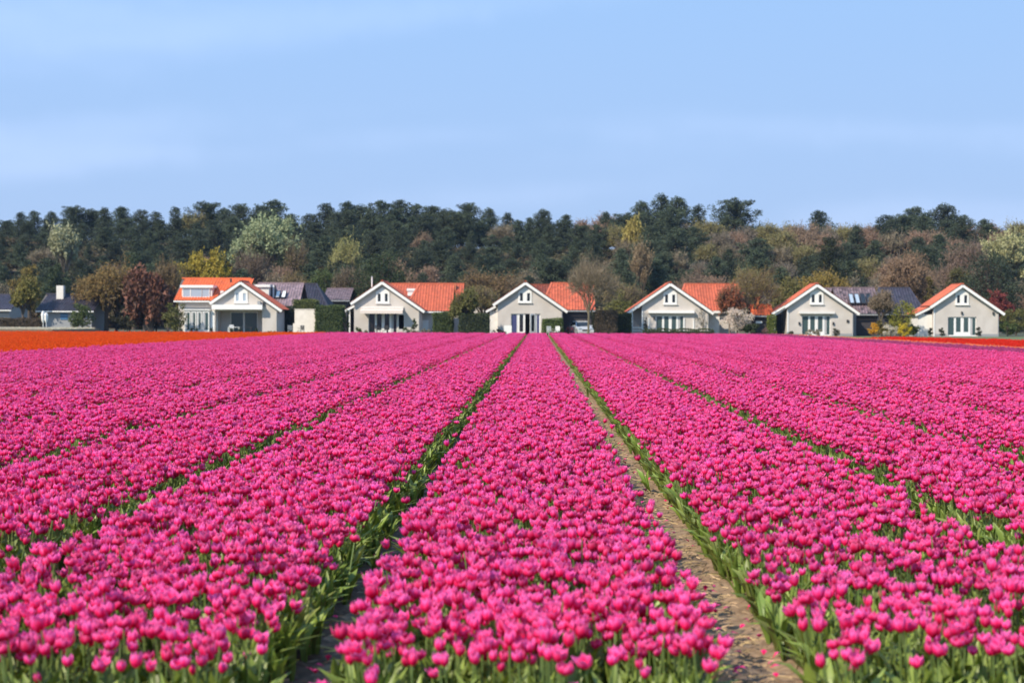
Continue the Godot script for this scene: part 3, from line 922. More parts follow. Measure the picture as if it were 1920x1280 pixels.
# twigs and buds above are drawn in tree units (height about 1): sizes in metres become units here
func twiggy(h: float, w: float, sd: int, opt: Dictionary) -> Node3D:
	var o := opt.duplicate()
	var mean := (h + w) * 0.5 * 0.8
	o["tw"] = o.get("tw", 0.022) / mean
	o["bud"] = o.get("bud", 0.12) * 0.52 / mean
	o["buds"] = int(ceil(o.get("buds", 1) * 2.2))
	return make_twiggy(h, w, sd, o)

# a leafy tree or bush of many clumps inside an ellipsoid
func make_leafy(h: float, w: float, sd: int, a: Color, b: Color, o := {}) -> Node3D:
	var r := RandomNumberGenerator.new()
	r.seed = sd
	var low: float = o.get("low", 0.0) * h
	var size: float = o.get("size", 0.22)
	var s := Soup.new()
	var t := Soup.new()
	var bark := Color(0.08, 0.06, 0.045)
	var c := Vector3(0, (h + low) * 0.5, 0)
	var half := Vector3(w * 0.5, (h - low) * 0.5, w * 0.5)
	var n: int = o.get("clumps", int(clampf(w * h * 3.0, 16, 110)))
	t.tube(Vector3.ZERO, Vector3(0, h * 0.6, 0), 0.03 * h, 0.015 * h, 6, bark)
	for i in n:
		var d := rnd_dir(r)
		var e := minf(half.x, half.y) * r.randf_range(0.20, 0.36)
		var p := c + d * (half - Vector3.ONE * e * 0.8) * pow(r.randf(), 0.30)
		t.tube(Vector3(0, h * 0.3, 0), p, 0.008 * h, 0.003 * h, 3, bark)
		clump(s, r, p, Vector3(e, e * 0.8, e), int(o.get("per", 60)), size, a, b, o.get("slim", 0.6))
	var q := Node3D.new()
	part("crown", s.mesh(M.foliage), q)
	part("trunk", t.mesh(M.bark), q)
	return q

func plant(o: Node3D, called: String, label: String, category: String, where: Vector3, group := "") -> Node3D:
	o.name = numbered(called)
	add_child(o)
	o.position = where
	tag(o, label, category, group)
	return o

const PINE_LOOK := ["blackish green", "broad blackish green", "narrow dark green", "high crowned dark green", "dark green", "broad green", "slender mid green"]
const SKYLINE := [[0, 401], [60, 398], [130, 394], [190, 389], [245, 385], [300, 393], [370, 389], [440, 391], [510, 383], [560, 394], [625, 380], [690, 377], [735, 371], [780, 388], [820, 384], [880, 386], [935, 401], [990, 390], [1040, 390], [1075, 405], [1130, 380], [1190, 376], [1225, 369], [1270, 366], [1300, 386], [1360, 379], [1400, 389], [1500, 393], [1555, 387], [1620, 389], [1660, 402], [1690, 386], [1720, 379], [1780, 393], [1830, 395], [1880, 407], [1920, 410]]
func skyline(x: float) -> float:
	var k := SKYLINE
	for i in k.size() - 1:
		if x < k[i + 1][0]:
			return lerpf(k[i][1], k[i + 1][1], clampf((x - k[i][0]) / float(k[i + 1][0] - k[i][0]), 0, 1))
	return k[-1][1]

func near_house(x: float) -> String:
	if x < 250: return "the dark slate house"
	if x < 560: return "the porch bungalow"
	if x < 850: return "the awning bungalow"
	if x < 1120: return "the open door bungalow"
	if x < 1400: return "the low hedge bungalow"
	if x < 1660: return "the carport bungalow"
	return "the rightmost bungalow"

func build_forest() -> void:
	var pines := []
	var pa := Color(0.018, 0.030, 0.017)
	var pb := Color(0.056, 0.074, 0.036)
	for i in 7:
		var p := make_pine(11.0, [3.3, 3.9, 3.0, 4.3, 3.5, 4.1, 3.2][i], 100 + i, pa * (0.85 + 0.07 * i), pb * (1.0 + 0.09 * i), [0.28, 0.35, 0.2, 0.48, 0.3, 0.24, 0.42][i], [0.5, 0.62, 0.95, 0.42, 0.75, 0.6, 1.0][i])
		pines.append(p)
	var bare := []
	var looks := [
		{"twig": Color(0.18, 0.125, 0.09), "twig2": Color(0.24, 0.17, 0.12), "leaf": Color(0.23, 0.15, 0.095), "leaf2": Color(0.18, 0.125, 0.085)},
		{"twig": Color(0.16, 0.13, 0.095), "twig2": Color(0.21, 0.17, 0.12), "leaf": Color(0.19, 0.155, 0.095), "leaf2": Color(0.15, 0.12, 0.08)},
		{"twig": Color(0.19, 0.12, 0.09), "twig2": Color(0.25, 0.165, 0.12), "leaf": Color(0.25, 0.15, 0.10), "leaf2": Color(0.19, 0.13, 0.09)},
		{"twig": Color(0.15, 0.12, 0.075), "twig2": Color(0.19, 0.165, 0.09), "leaf": Color(0.21, 0.185, 0.065), "leaf2": Color(0.16, 0.145, 0.055)},
		{"twig": Color(0.15, 0.125, 0.10), "twig2": Color(0.20, 0.165, 0.13), "leaf": Color(0.17, 0.14, 0.105), "leaf2": Color(0.14, 0.115, 0.09)},
	]
	for i in 5:
		var o: Dictionary = looks[i].duplicate()
		o.merge({"depth": 4, "twigs": 5, "buds": 1, "bud": 0.17, "tw": 0.030, "lift": 0.35})
		bare.append(twiggy(9.0, 6.5, 200 + i, o))
	var used := {}
	var put := func(proto: Node3D, called: String, label: String, cat: String, where: Vector3, k: Vector3, grp: String) -> void:
		var o: Node3D = proto if not used.has(proto) else proto.duplicate()
		used[proto] = true
		plant(o, called, label, cat, where, grp)
		o.basis = Basis(Vector3.UP, rng.randf() * TAU) * Basis.from_scale(k)
	# rows of trees from the crest of the dune down to its foot
	var rows := [[332, 0.0, 15.0], [322, 16.0, 17.0], [306, 34.0, 19.0], [290, 56.0, 21.0], [274, 80.0, 23.0], [258, 100.0, 26.0], [244, 118.0, 29.0]]
	for ri in rows.size():
		var d: float = rows[ri][0]
		var x: float = -60.0 + rng.randf() * 20.0
		while x < 1990.0:
			var dd := d + rng.randf_range(-6, 6)
			var ytop: float = skyline(x) + rows[ri][1] + rng.randf_range(-3, 14)
			if ri == 0: ytop = skyline(x) + (7.0 if x > 1390.0 and x < 1660.0 else 0.0) + rng.randf_range(-7, 8) + (14.0 if rng.randf() < 0.25 else 0.0)
			var hx := wx(x, dd)
			var foot := dune_height(hx, dd) - 0.1
			var hgt := clampf(wy(ytop, x, dd) - foot, 5.5, 14.5)
			# how piny the wood is here
			var piny := 0.95
			if x > 1060 and x < 1300: piny = 0.78 if ri < 5 else 0.45
			if x >= 1300: piny = 0.40 if ri > 0 else 0.30
			if x > 1370 and x < 1660: piny = 0.07 if ri < 3 else 0.26
			if x > 1660 and x < 1790: piny = 0.85 if ri < 2 else 0.35
			if x >= 1790: piny = 0.30
			if ri >= 5: piny *= 0.72
			var spot := ["on the skyline", "just under the skyline", "high on the dune", "halfway up the dune", "on the middle slope", "low on the dune", "at the foot of the dune"][ri] as String
			if rng.randf() < piny:
				var pi := rng.randi() % pines.size()
				var p: Node3D = pines[pi]
				put.call(p, "pine_tree", "%s pine %s above %s" % [PINE_LOOK[pi], spot, near_house(x)], "pine tree", Vector3(hx, foot, -dd), Vector3(rng.randf_range(0.9, 1.6), 1, rng.randf_range(0.9, 1.5)) * hgt / 11.0, "pines on the wooded dune")
			else:
				var bi := rng.randi() % 5
				var p2: Node3D = bare[bi]
				var say := ["brown", "grey brown", "reddish brown", "olive brown", "grey"][bi] as String
				hgt = minf(hgt, 11.0)
				put.call(p2, "bare_tree", "leafless %s tree %s above %s" % [say, spot, near_house(x)], "tree", Vector3(hx, foot, -dd), Vector3(1.1, 1, 1.1) * hgt / 9.0, "leafless trees on the wooded dune")
			x += rows[ri][2] * rng.randf_range(1.2, 2.0) * 1.35
	# brushwood under the trees, one mass
	var proto := twiggy(2.6, 3.6, 300, {"depth": 3, "twigs": 4, "buds": 2, "bud": 0.2, "tw": 0.03, "spread": 0.8, "twig": Color(0.13, 0.095, 0.07), "twig2": Color(0.17, 0.12, 0.09), "leaf": Color(0.14, 0.11, 0.06), "leaf2": Color(0.10, 0.085, 0.05)})
	var mm := MultiMesh.new()
	mm.transform_format = MultiMesh.TRANSFORM_3D
	mm.use_colors = true
	mm.mesh = (proto.get_child(0) as MeshInstance3D).mesh
	var count := 1700
	mm.instance_count = count
	for i in count:
		var d := 238.0 + 100.0 * pow(rng.randf(), 0.9)
		var hx := rng.randf_range(-0.36, 0.33) * d
		var s := rng.randf_range(0.7, 1.6)
		mm.set_instance_transform(i, Transform3D(Basis(Vector3.UP, rng.randf() * TAU) * Basis.from_scale(Vector3(s * 1.2, s, s * 1.2)), Vector3(hx, dune_height(hx, d) - 0.1, -d)))
		var k := rng.randf_range(0.6, 1.15)
		mm.set_instance_color(i, Color(k, k * rng.randf_range(0.92, 1.12), k))
	proto.free()
	var mi := MultiMeshInstance3D.new()
	mi.name = "brushwood"
	mi.multimesh = mm
	add_child(mi)
	tag(mi, "brown brushwood covering the dune under the trees", "brushwood", "", "stuff")

# one garden tree: measured by x, top, width in the photograph, at depth d
func garden(kind: String, x: float, top: float, w: float, d: float, called: String, label: String, cat: String, o := {}, base := 0.0) -> void:
	var h := wy(top, x, d) - base
	var ww := w * d / LENS
	var n: Node3D
	var sd := int(x * 7 + top)
	match kind:
		"twig": n = twiggy(h * 1.06, ww * 1.14, sd, o)
		"leaf": n = make_leafy(h * 1.05, ww * 1.14, sd, o.a, o.b, o)
		"pine": n = make_pine(h, ww * 0.5, sd, o.a, o.b, o.get("low", 0.08))
	plant(n, called, label, cat, Vector3(wx(x, d), base, -d))

func build_garden_trees() -> void:
	var ev := {"a": Color(0.018, 0.032, 0.012), "b": Color(0.06, 0.085, 0.03), "size": 0.24}
	var olive := {"a": Color(0.06, 0.065, 0.015), "b": Color(0.17, 0.16, 0.04), "size": 0.2}
	var hedge_g := {"a": Color(0.03, 0.05, 0.012), "b": Color(0.10, 0.13, 0.03)}
	# far left to right
	garden("twig", 38, 512, 56, 199, "birch_tree", "thin olive green birch in front of the dark slate house", "tree", {"buds": 5, "bud": 0.2, "leaf": Color(0.20, 0.17, 0.035), "leaf2": Color(0.12, 0.11, 0.03), "spread": 0.5})
	garden("leaf", 50, 494, 46, 232, "maple_tree", "yellow brown leafing tree behind the olive birch", "tree", {"a": Color(0.12, 0.09, 0.02), "b": Color(0.26, 0.18, 0.03), "low": 0.2, "per": 45})
	garden("leaf", 20, 520, 30, 226, "bush", "golden bush at the left picture edge above the cut off roof", "bush", {"a": Color(0.16, 0.12, 0.03), "b": Color(0.32, 0.22, 0.05), "per": 45})
	garden("pine", 102, 498, 62, 222, "evergreen_tree", "dark evergreen behind the stubby white chimney", "evergreen tree", ev)
	garden("twig", 118, 416, 60, 268, "poplar_tree", "pale grey green catkin tree among pines at the far left", "tree", {"buds": 4, "bud": 0.3, "leaf": Color(0.34, 0.34, 0.20), "leaf2": Color(0.24, 0.24, 0.15), "twig": Color(0.25, 0.22, 0.17), "twig2": Color(0.32, 0.29, 0.22), "spread": 0.42, "lift": 0.4}, 4.0)
	garden("twig", 196, 480, 118, 203, "budding_tree", "broad orange brown budding tree beside the red leaved tree", "tree", {"buds": 3, "bud": 0.17, "leaf": Color(0.24, 0.14, 0.04), "leaf2": Color(0.14, 0.11, 0.04), "twig": Color(0.13, 0.095, 0.06), "depth": 5, "twigs": 2})
	garden("twig", 215, 525, 90, 208, "budding_tree", "shorter green brown budding tree under the broad one", "tree", {"buds": 3, "bud": 0.17, "leaf": Color(0.13, 0.12, 0.04), "leaf2": Color(0.09, 0.085, 0.03)})
	garden("leaf", 248, 470, 50, 236, "evergreen_tree", "dark round evergreen above the red leaved tree", "evergreen tree", ev)
	garden("twig", 275, 497, 92, 201, "prunus_tree", "dark red leaved prunus left of the orange wing", "tree", {"buds": 1, "bud": 0.15, "leaf": Color(0.16, 0.060, 0.036), "leaf2": Color(0.09, 0.045, 0.028), "twig": Color(0.10, 0.06, 0.045), "twig2": Color(0.14, 0.08, 0.055), "depth": 5, "twigs": 2, "bole": 0.06, "spread": 0.8, "lift": 0.12})
	garden("twig", 312, 480, 70, 214, "budding_tree", "rusty brown budding tree behind the left end of the orange wing", "tree", {"buds": 3, "leaf": Color(0.20, 0.13, 0.05), "leaf2": Color(0.13, 0.09, 0.04)})
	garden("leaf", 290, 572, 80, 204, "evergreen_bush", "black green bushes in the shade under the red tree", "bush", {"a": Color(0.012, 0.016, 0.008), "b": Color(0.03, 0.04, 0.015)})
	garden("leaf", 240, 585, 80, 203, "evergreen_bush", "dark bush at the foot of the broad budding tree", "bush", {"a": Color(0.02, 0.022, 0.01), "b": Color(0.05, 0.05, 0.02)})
	garden("leaf", 150, 568, 50, 196, "evergreen_bush", "round green bush right of the blue window", "bush", hedge_g)
	garden("leaf", 326, 563, 48, 175.5, "bush", "olive bush hiding the corner of the bay window wing", "bush", olive)
	garden("twig", 385, 466, 96, 242, "willow_tree", "mustard yellow willow above the orange wing", "tree", {"buds": 7, "bud": 0.26, "leaf": Color(0.36, 0.27, 0.03), "leaf2": Color(0.24, 0.19, 0.025), "twig": Color(0.24, 0.18, 0.04), "twig2": Color(0.30, 0.23, 0.05)})
	garden("leaf", 340, 488, 60, 240, "willow_tree", "lower dull yellow willow left of the mustard one", "tree", {"a": Color(0.14, 0.11, 0.02), "b": Color(0.28, 0.22, 0.04), "per": 45, "low": 0.2})
	garden("twig", 468, 452, 100, 246, "bare_garden_tree", "brown leafless tree above the porch bungalow's ridge", "tree", {"buds": 2, "bud": 0.16, "leaf": Color(0.12, 0.085, 0.06), "leaf2": Color(0.10, 0.07, 0.05), "depth": 5, "twigs": 2})
	garden("twig", 490, 400, 158, 262, "white_poplar_tree", "large pale grey green poplar rising over the porch bungalow", "tree", {"buds": 3, "bud": 0.34, "leaf": Color(0.27, 0.31, 0.17), "leaf2": Color(0.20, 0.23, 0.13), "twig": Color(0.20, 0.20, 0.14), "twig2": Color(0.26, 0.26, 0.18), "depth": 5, "twigs": 2, "bole": 0.2, "spread": 0.55, "lift": 0.45}, 2.2)
	garden("twig", 555, 440, 60, 258, "bare_garden_tree", "thin brown leafless tree right of the pale poplar", "tree", {"buds": 1}, 1.5)
	garden("twig", 548, 505, 76, 226, "budding_tree", "brown orange budding tree over the purple tiled roof", "tree", {"buds": 3, "leaf": Color(0.19, 0.13, 0.04), "leaf2": Color(0.13, 0.10, 0.04)})
	garden("leaf", 600, 502, 52, 236, "bush", "small mid green tree over the blue black roof", "tree", {"a": Color(0.05, 0.075, 0.018), "b": Color(0.12, 0.15, 0.04), "low": 0.2})
	garden("twig", 648, 432, 84, 256, "birch_tree", "pale olive birch between porch and awning bungalows", "tree", {"buds": 4, "bud": 0.27, "leaf": Color(0.30, 0.28, 0.10), "leaf2": Color(0.22, 0.21, 0.08), "twig": Color(0.22, 0.18, 0.11), "twig2": Color(0.28, 0.24, 0.14), "bole": 0.3}, 1.0)
	garden("twig", 652, 495, 90, 224, "bare_garden_tree", "brown shrubby tree in front of the pale olive birch", "tree", {"buds": 2, "leaf": Color(0.13, 0.10, 0.06), "leaf2": Color(0.10, 0.08, 0.05)})
	garden("leaf", 718, 468, 118, 212, "cedar_tree", "broad dark green cedar behind the awning bungalow", "evergreen tree", {"a": Color(0.014, 0.026, 0.008), "b": Color(0.050, 0.074, 0.020), "clumps": 130, "per": 80, "size": 0.24})
	garden("twig", 925, 500, 130, 222, "budding_tree", "reddish olive budding tree between awning and open door bungalows", "tree", {"buds": 4, "bud": 0.17, "leaf": Color(0.19, 0.13, 0.045), "leaf2": Color(0.15, 0.085, 0.045)})
	garden("twig", 905, 530, 90, 206, "bare_garden_tree", "low brown shrubby tree behind the dark clipped hedge", "tree", {"buds": 2})
	garden("twig", 872, 540, 62, 174.5, "budding_tree", "slim olive tree standing right of the orange wing with hedges", "tree", {"buds": 5, "bud": 0.15, "leaf": Color(0.13, 0.125, 0.03), "leaf2": Color(0.085, 0.085, 0.025), "bole": 0.22})
	garden("twig", 1103, 466, 136, 174, "bare_oak_tree", "wide leafless oak with pale trunk beside the silver car", "tree", {"buds": 1, "bud": 0.10, "leaf": Color(0.22, 0.17, 0.10), "leaf2": Color(0.16, 0.12, 0.08), "bark": Color(0.16, 0.13, 0.085), "twig": Color(0.16, 0.125, 0.085), "twig2": Color(0.22, 0.175, 0.12), "depth": 5, "twigs": 2, "fork": 4, "spread": 0.66, "bole": 0.34, "tw": 0.016})
	garden("twig", 1200, 440, 50, 244, "lombardy_poplar_tree", "narrow upright leafless poplar left of the low hedge bungalow", "tree", {"buds": 2, "bud": 0.16, "leaf": Color(0.24, 0.17, 0.09), "leaf2": Color(0.18, 0.13, 0.08), "twig": Color(0.20, 0.145, 0.085), "twig2": Color(0.25, 0.18, 0.11), "spread": 0.30, "lift": 0.7, "bole": 0.2})
	garden("twig", 1165, 512, 90, 222, "budding_tree", "brown budding tree under the narrow poplar", "tree", {"buds": 3, "leaf": Color(0.18, 0.14, 0.06), "leaf2": Color(0.14, 0.11, 0.05)})
	garden("leaf", 1163, 545, 56, 196, "bush", "yellow green bush left of the low hedge bungalow", "bush", {"a": Color(0.08, 0.085, 0.015), "b": Color(0.19, 0.18, 0.04)})
	garden("twig", 1290, 508, 90, 236, "budding_tree", "pinkish brown tree behind the low hedge bungalow's ridge", "tree", {"buds": 3, "leaf": Color(0.20, 0.13, 0.09), "leaf2": Color(0.15, 0.10, 0.07)})
	garden("twig", 1368, 528, 62, 176.5, "prunus_tree", "small rust red tree over the pale blossom bush", "tree", {"buds": 2, "bud": 0.16, "leaf": Color(0.28, 0.075, 0.035), "leaf2": Color(0.14, 0.06, 0.025), "bole": 0.2})
	garden("leaf", 1382, 573, 62, 173, "blossom_bush", "pale pink blossoming magnolia bush by the white annex", "bush", {"a": Color(0.44, 0.34, 0.28), "b": Color(0.75, 0.62, 0.54), "size": 0.15, "per": 70, "low": 0.08})
	garden("twig", 1412, 490, 124, 180, "budding_tree", "dark trunked olive orange tree in front of the small shed", "tree", {"buds": 4, "bud": 0.15, "leaf": Color(0.20, 0.14, 0.035), "leaf2": Color(0.13, 0.105, 0.03), "bark": Color(0.05, 0.04, 0.04), "bole": 0.42, "spread": 0.72})
	garden("leaf", 1408, 606, 36, 172.5, "evergreen_bush", "dark green round bush under the pale blossom bush", "bush", {"a": Color(0.016, 0.026, 0.010), "b": Color(0.05, 0.065, 0.02)})
	garden("twig", 1545, 498, 116, 226, "budding_tree", "orange olive budding trees over the carport bungalow's ridge", "tree", {"buds": 5, "bud": 0.2, "leaf": Color(0.25, 0.165, 0.03), "leaf2": Color(0.15, 0.12, 0.03)})
	garden("pine", 1555, 446, 112, 240, "pine_tree", "near black pine above the carport bungalow's ridge", "pine tree", {"a": Color(0.010, 0.016, 0.006), "b": Color(0.045, 0.055, 0.016)})
	garden("twig", 1478, 515, 60, 224, "bush", "olive leafing tree left of the carport bungalow", "tree", {"buds": 5, "bud": 0.2, "leaf": Color(0.14, 0.12, 0.03), "leaf2": Color(0.08, 0.075, 0.02)})
	garden("twig", 1692, 470, 120, 222, "budding_tree", "pinkish brown feathery tree over the dark hipped roof", "tree", {"buds": 3, "bud": 0.17, "leaf": Color(0.24, 0.15, 0.09), "leaf2": Color(0.19, 0.12, 0.075), "twig": Color(0.18, 0.125, 0.085), "twig2": Color(0.23, 0.16, 0.11), "depth": 5, "twigs": 2})
	garden("twig", 1650, 540, 54, 176, "bare_garden_tree", "thin grey leafless tree in front of the purple tiled wing", "tree", {"buds": 1, "leaf": Color(0.2, 0.15, 0.1), "leaf2": Color(0.16, 0.12, 0.08), "spread": 0.5, "bole": 0.2})
	garden("leaf", 1686, 562, 58, 176, "bush", "large bright yellow green bush beside the white lean-to", "bush", {"a": Color(0.13, 0.13, 0.012), "b": Color(0.30, 0.28, 0.03), "size": 0.17, "clumps": 40})
	garden("leaf", 1637, 604, 20, 171, "forsythia_bush", "small orange yellow flowering bush by the carport bungalow", "bush", {"a": Color(0.42, 0.20, 0.01), "b": Color(0.75, 0.40, 0.02), "size": 0.13, "per": 60})
	garden("leaf", 1667, 607, 32, 170.5, "blossom_bush", "small white flowering bush between two yellow ones", "bush", {"a": Color(0.30, 0.26, 0.20), "b": Color(0.65, 0.58, 0.48), "size": 0.12, "per": 60})
	garden("leaf", 1694, 601, 30, 171, "forsythia_bush", "yellow forsythia under the yellow green bush", "bush", {"a": Color(0.30, 0.22, 0.01), "b": Color(0.70, 0.52, 0.02), "size": 0.13, "per": 60})
	garden("leaf", 1652, 600, 30, 173, "bush", "dull olive bush between the orange and white flowering bushes", "bush", {"a": Color(0.08, 0.065, 0.012), "b": Color(0.18, 0.14, 0.03)})
	garden("leaf", 1711, 608, 22, 174.5, "evergreen_bush", "dark green upright bush against the white lean-to", "bush", {"a": Color(0.02, 0.03, 0.01), "b": Color(0.08, 0.11, 0.02)})
	garden("leaf", 1855, 470, 130, 210, "holm_oak_tree", "big dark evergreen oak behind the rightmost bungalow", "evergreen tree", {"a": Color(0.016, 0.026, 0.014), "b": Color(0.052, 0.072, 0.035), "size": 0.26, "clumps": 130, "per": 80})
	garden("leaf", 1795, 498, 50, 218, "bush", "brown green leafing tree left of the evergreen oak", "tree", {"a": Color(0.06, 0.06, 0.02), "b": Color(0.14, 0.12, 0.035), "low": 0.2})
	garden("twig", 1862, 545, 62, 193, "prunus_tree", "dark red leaved tree over the rightmost roof's right slope", "tree", {"buds": 6, "bud": 0.17, "leaf": Color(0.20, 0.03, 0.025), "leaf2": Color(0.10, 0.025, 0.02), "bole": 0.2})
	garden("leaf", 1902, 575, 56, 190, "bush", "olive garden bushes at the right picture edge", "bush", olive)
	garden("leaf", 1886, 600, 36, 184, "bush", "low dark bush right of the rightmost bungalow", "bush", hedge_g)
	garden("twig", 1898, 428, 110, 262, "white_poplar_tree", "pale yellow green poplar at the right picture edge", "tree", {"buds": 4, "bud": 0.3, "leaf": Color(0.36, 0.35, 0.17), "leaf2": Color(0.26, 0.25, 0.13), "twig": Color(0.24, 0.21, 0.13), "twig2": Color(0.30, 0.27, 0.17), "lift": 0.45}, 2.5)
	garden("twig", 1800, 452, 130, 236, "bare_garden_tree", "pinkish brown leafless tree behind the rightmost bungalow's ridge", "tree", {"buds": 2, "bud": 0.15, "leaf": Color(0.19, 0.125, 0.10), "leaf2": Color(0.15, 0.10, 0.08), "depth": 5, "twigs": 2})
	garden("leaf", 1742, 520, 22, 204, "cypress_tree", "slim brown green cypress left of the rightmost bungalow", "tree", {"a": Color(0.06, 0.05, 0.012), "b": Color(0.15, 0.11, 0.02)})
	garden("twig", 1185, 402, 44, 296, "budding_tree", "golden leafing tree high among the pines", "tree", {"buds": 5, "bud": 0.34, "leaf": Color(0.36, 0.30, 0.08), "leaf2": Color(0.26, 0.20, 0.06), "twig": Color(0.22, 0.16, 0.06)}, 8.0)
	# clipped hedges
	hedge(591, 640, 574, 171, 3.0, "tall dark clipped hedge right of the cream garden wall", hedge_g)
	hedge(548, 590, 563, 184, 3.0, "rounded green hedge behind the cream garden wall", {"a": Color(0.06, 0.08, 0.018), "b": Color(0.15, 0.17, 0.04)})
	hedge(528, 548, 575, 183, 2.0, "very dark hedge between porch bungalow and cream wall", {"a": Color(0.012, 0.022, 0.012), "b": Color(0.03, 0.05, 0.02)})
	hedge(812, 847, 587, 175, 2.0, "square green hedge in front of the awning bungalow's wing", hedge_g)
	hedge(862, 916, 590, 173, 2.0, "dark flat topped hedge left of the white lean-to wall", {"a": Color(0.02, 0.032, 0.012), "b": Color(0.06, 0.08, 0.02)})
	hedge(1018, 1054, 598, 173, 1.6, "clipped green hedge block in front of the open door house", {"a": Color(0.04, 0.065, 0.012), "b": Color(0.13, 0.17, 0.03)})
	hedge(1118, 1156, 584, 174, 2.0, "brown beech hedge right of the leafless oak", {"a": Color(0.05, 0.035, 0.02), "b": Color(0.12, 0.085, 0.05)})
	hedge(1152, 1182, 590, 176, 2.0, "dark green hedge beside the brown beech hedge", {"a": Color(0.02, 0.03, 0.012), "b": Color(0.07, 0.085, 0.02)})
	hedge(1208, 1338, 618.5, 168, 0.9, "low dark hedge along the front of the low hedge bungalow", {"a": Color(0.025, 0.035, 0.012), "b": Color(0.08, 0.09, 0.025)})
	hedge(1440, 1453, 592, 176, 1.2, "narrow bright green hedge left of the dark carport", {"a": Color(0.08, 0.10, 0.015), "b": Color(0.17, 0.19, 0.03)})
	hedge(-20, 72, 597, 176, 1.2, "brown beech hedge behind the white flower strip", {"a": Color(0.05, 0.035, 0.02), "b": Color(0.12, 0.08, 0.045)})
	hedge(1060, 1120, 588, 192, 2.0, "dark hedge behind the silver car", {"a": Color(0.02, 0.026, 0.012), "b": Color(0.06, 0.065, 0.025)})

func hedge(x0: float, x1: float, top: float, d: float, deep: float, label: String, c: Dictionary) -> void:
	var r := RandomNumberGenerator.new()
	r.seed = int(x0 * 13 + top)
	var w := (x1 - x0) * d / LENS
	var h := wy(top, x0, d)
	var s := Soup.new()
	var core := Color(c.a.r, c.a.g, c.a.b) * 0.8
	s.box(Vector3(-w * 0.5 + 0.08, 0, -deep + 0.08), Vector3(w * 0.5 - 0.08, h - 0.08, -0.08), core)
	var area := w * h + w * deep + 2.0 * h * deep
	var n := int(minf(area * 170.0, 6000))
	for i in n:
		var q := r.randf() * area
		var p: Vector3
		var nn: Vector3
		if q < w * h:
			p = Vector3(r.randf_range(-w, w) * 0.5, r.randf() * h, 0); nn = Vector3.BACK
		elif q < w * h + w * deep:
			p = Vector3(r.randf_range(-w, w) * 0.5, h, -r.randf() * deep); nn = Vector3.UP
		else:
			var sd := -1.0 if r.randf() < 0.5 else 1.0
			p = Vector3(sd * w * 0.5, r.randf() * h, -r.randf() * deep); nn = Vector3(sd, 0, 0)
		p += nn * (sin(p.x * 3.1) * 0.05 + sin(p.y * 4.0 + p.z * 2.0) * 0.05 + r.randfn(0, 0.04))
		var u := (rnd_dir(r) + nn * 0.6).normalized()
		var v := u.cross(rnd_dir(r)).normalized()
		var l := r.randf_range(0.07, 0.16)
		s.tri(p - v * l * 0.4, p + u * l, p + v * l * 0.4, tone(r, c.a, c.b))
	var o := thing("hedge", label, "hedge", Vector3(wx((x0 + x1) * 0.5, d), 0, -d))
	part("foliage", s.mesh(M.foliage), o)

# ------------------------------------------------------------------ garden things
func small_shrub(x: float, top: float, w: float, d: float, called: String, label: String, a: Color, b: Color, cat := "plant") -> void:
	garden("leaf", x, top, w, d, called, label, cat, {"a": a, "b": b, "size": 0.11, "clumps": 14, "per": 50})

func pot_plant(x: float, top: float, d: float, label: String, a: Color, b: Color) -> void:
	var h := wy(top, x, d)
	var o := thing("potted_plant", label, "potted plant", Vector3(wx(x, d), 0, -d))
	part("pot", tube_mesh(Vector3.ZERO, Vector3(0, h * 0.4, 0), 0.13, 0.19, 10, M.terracotta), o)
	var s := Soup.new()
	var r := RandomNumberGenerator.new()
	r.seed = int(x)
	for i in 7:
		clump(s, r, Vector3(0, h * 0.68, 0) + rnd_dir(r) * 0.13, Vector3.ONE * 0.14, 34, 0.09, a, b)
	part("foliage", s.mesh(M.foliage), o)

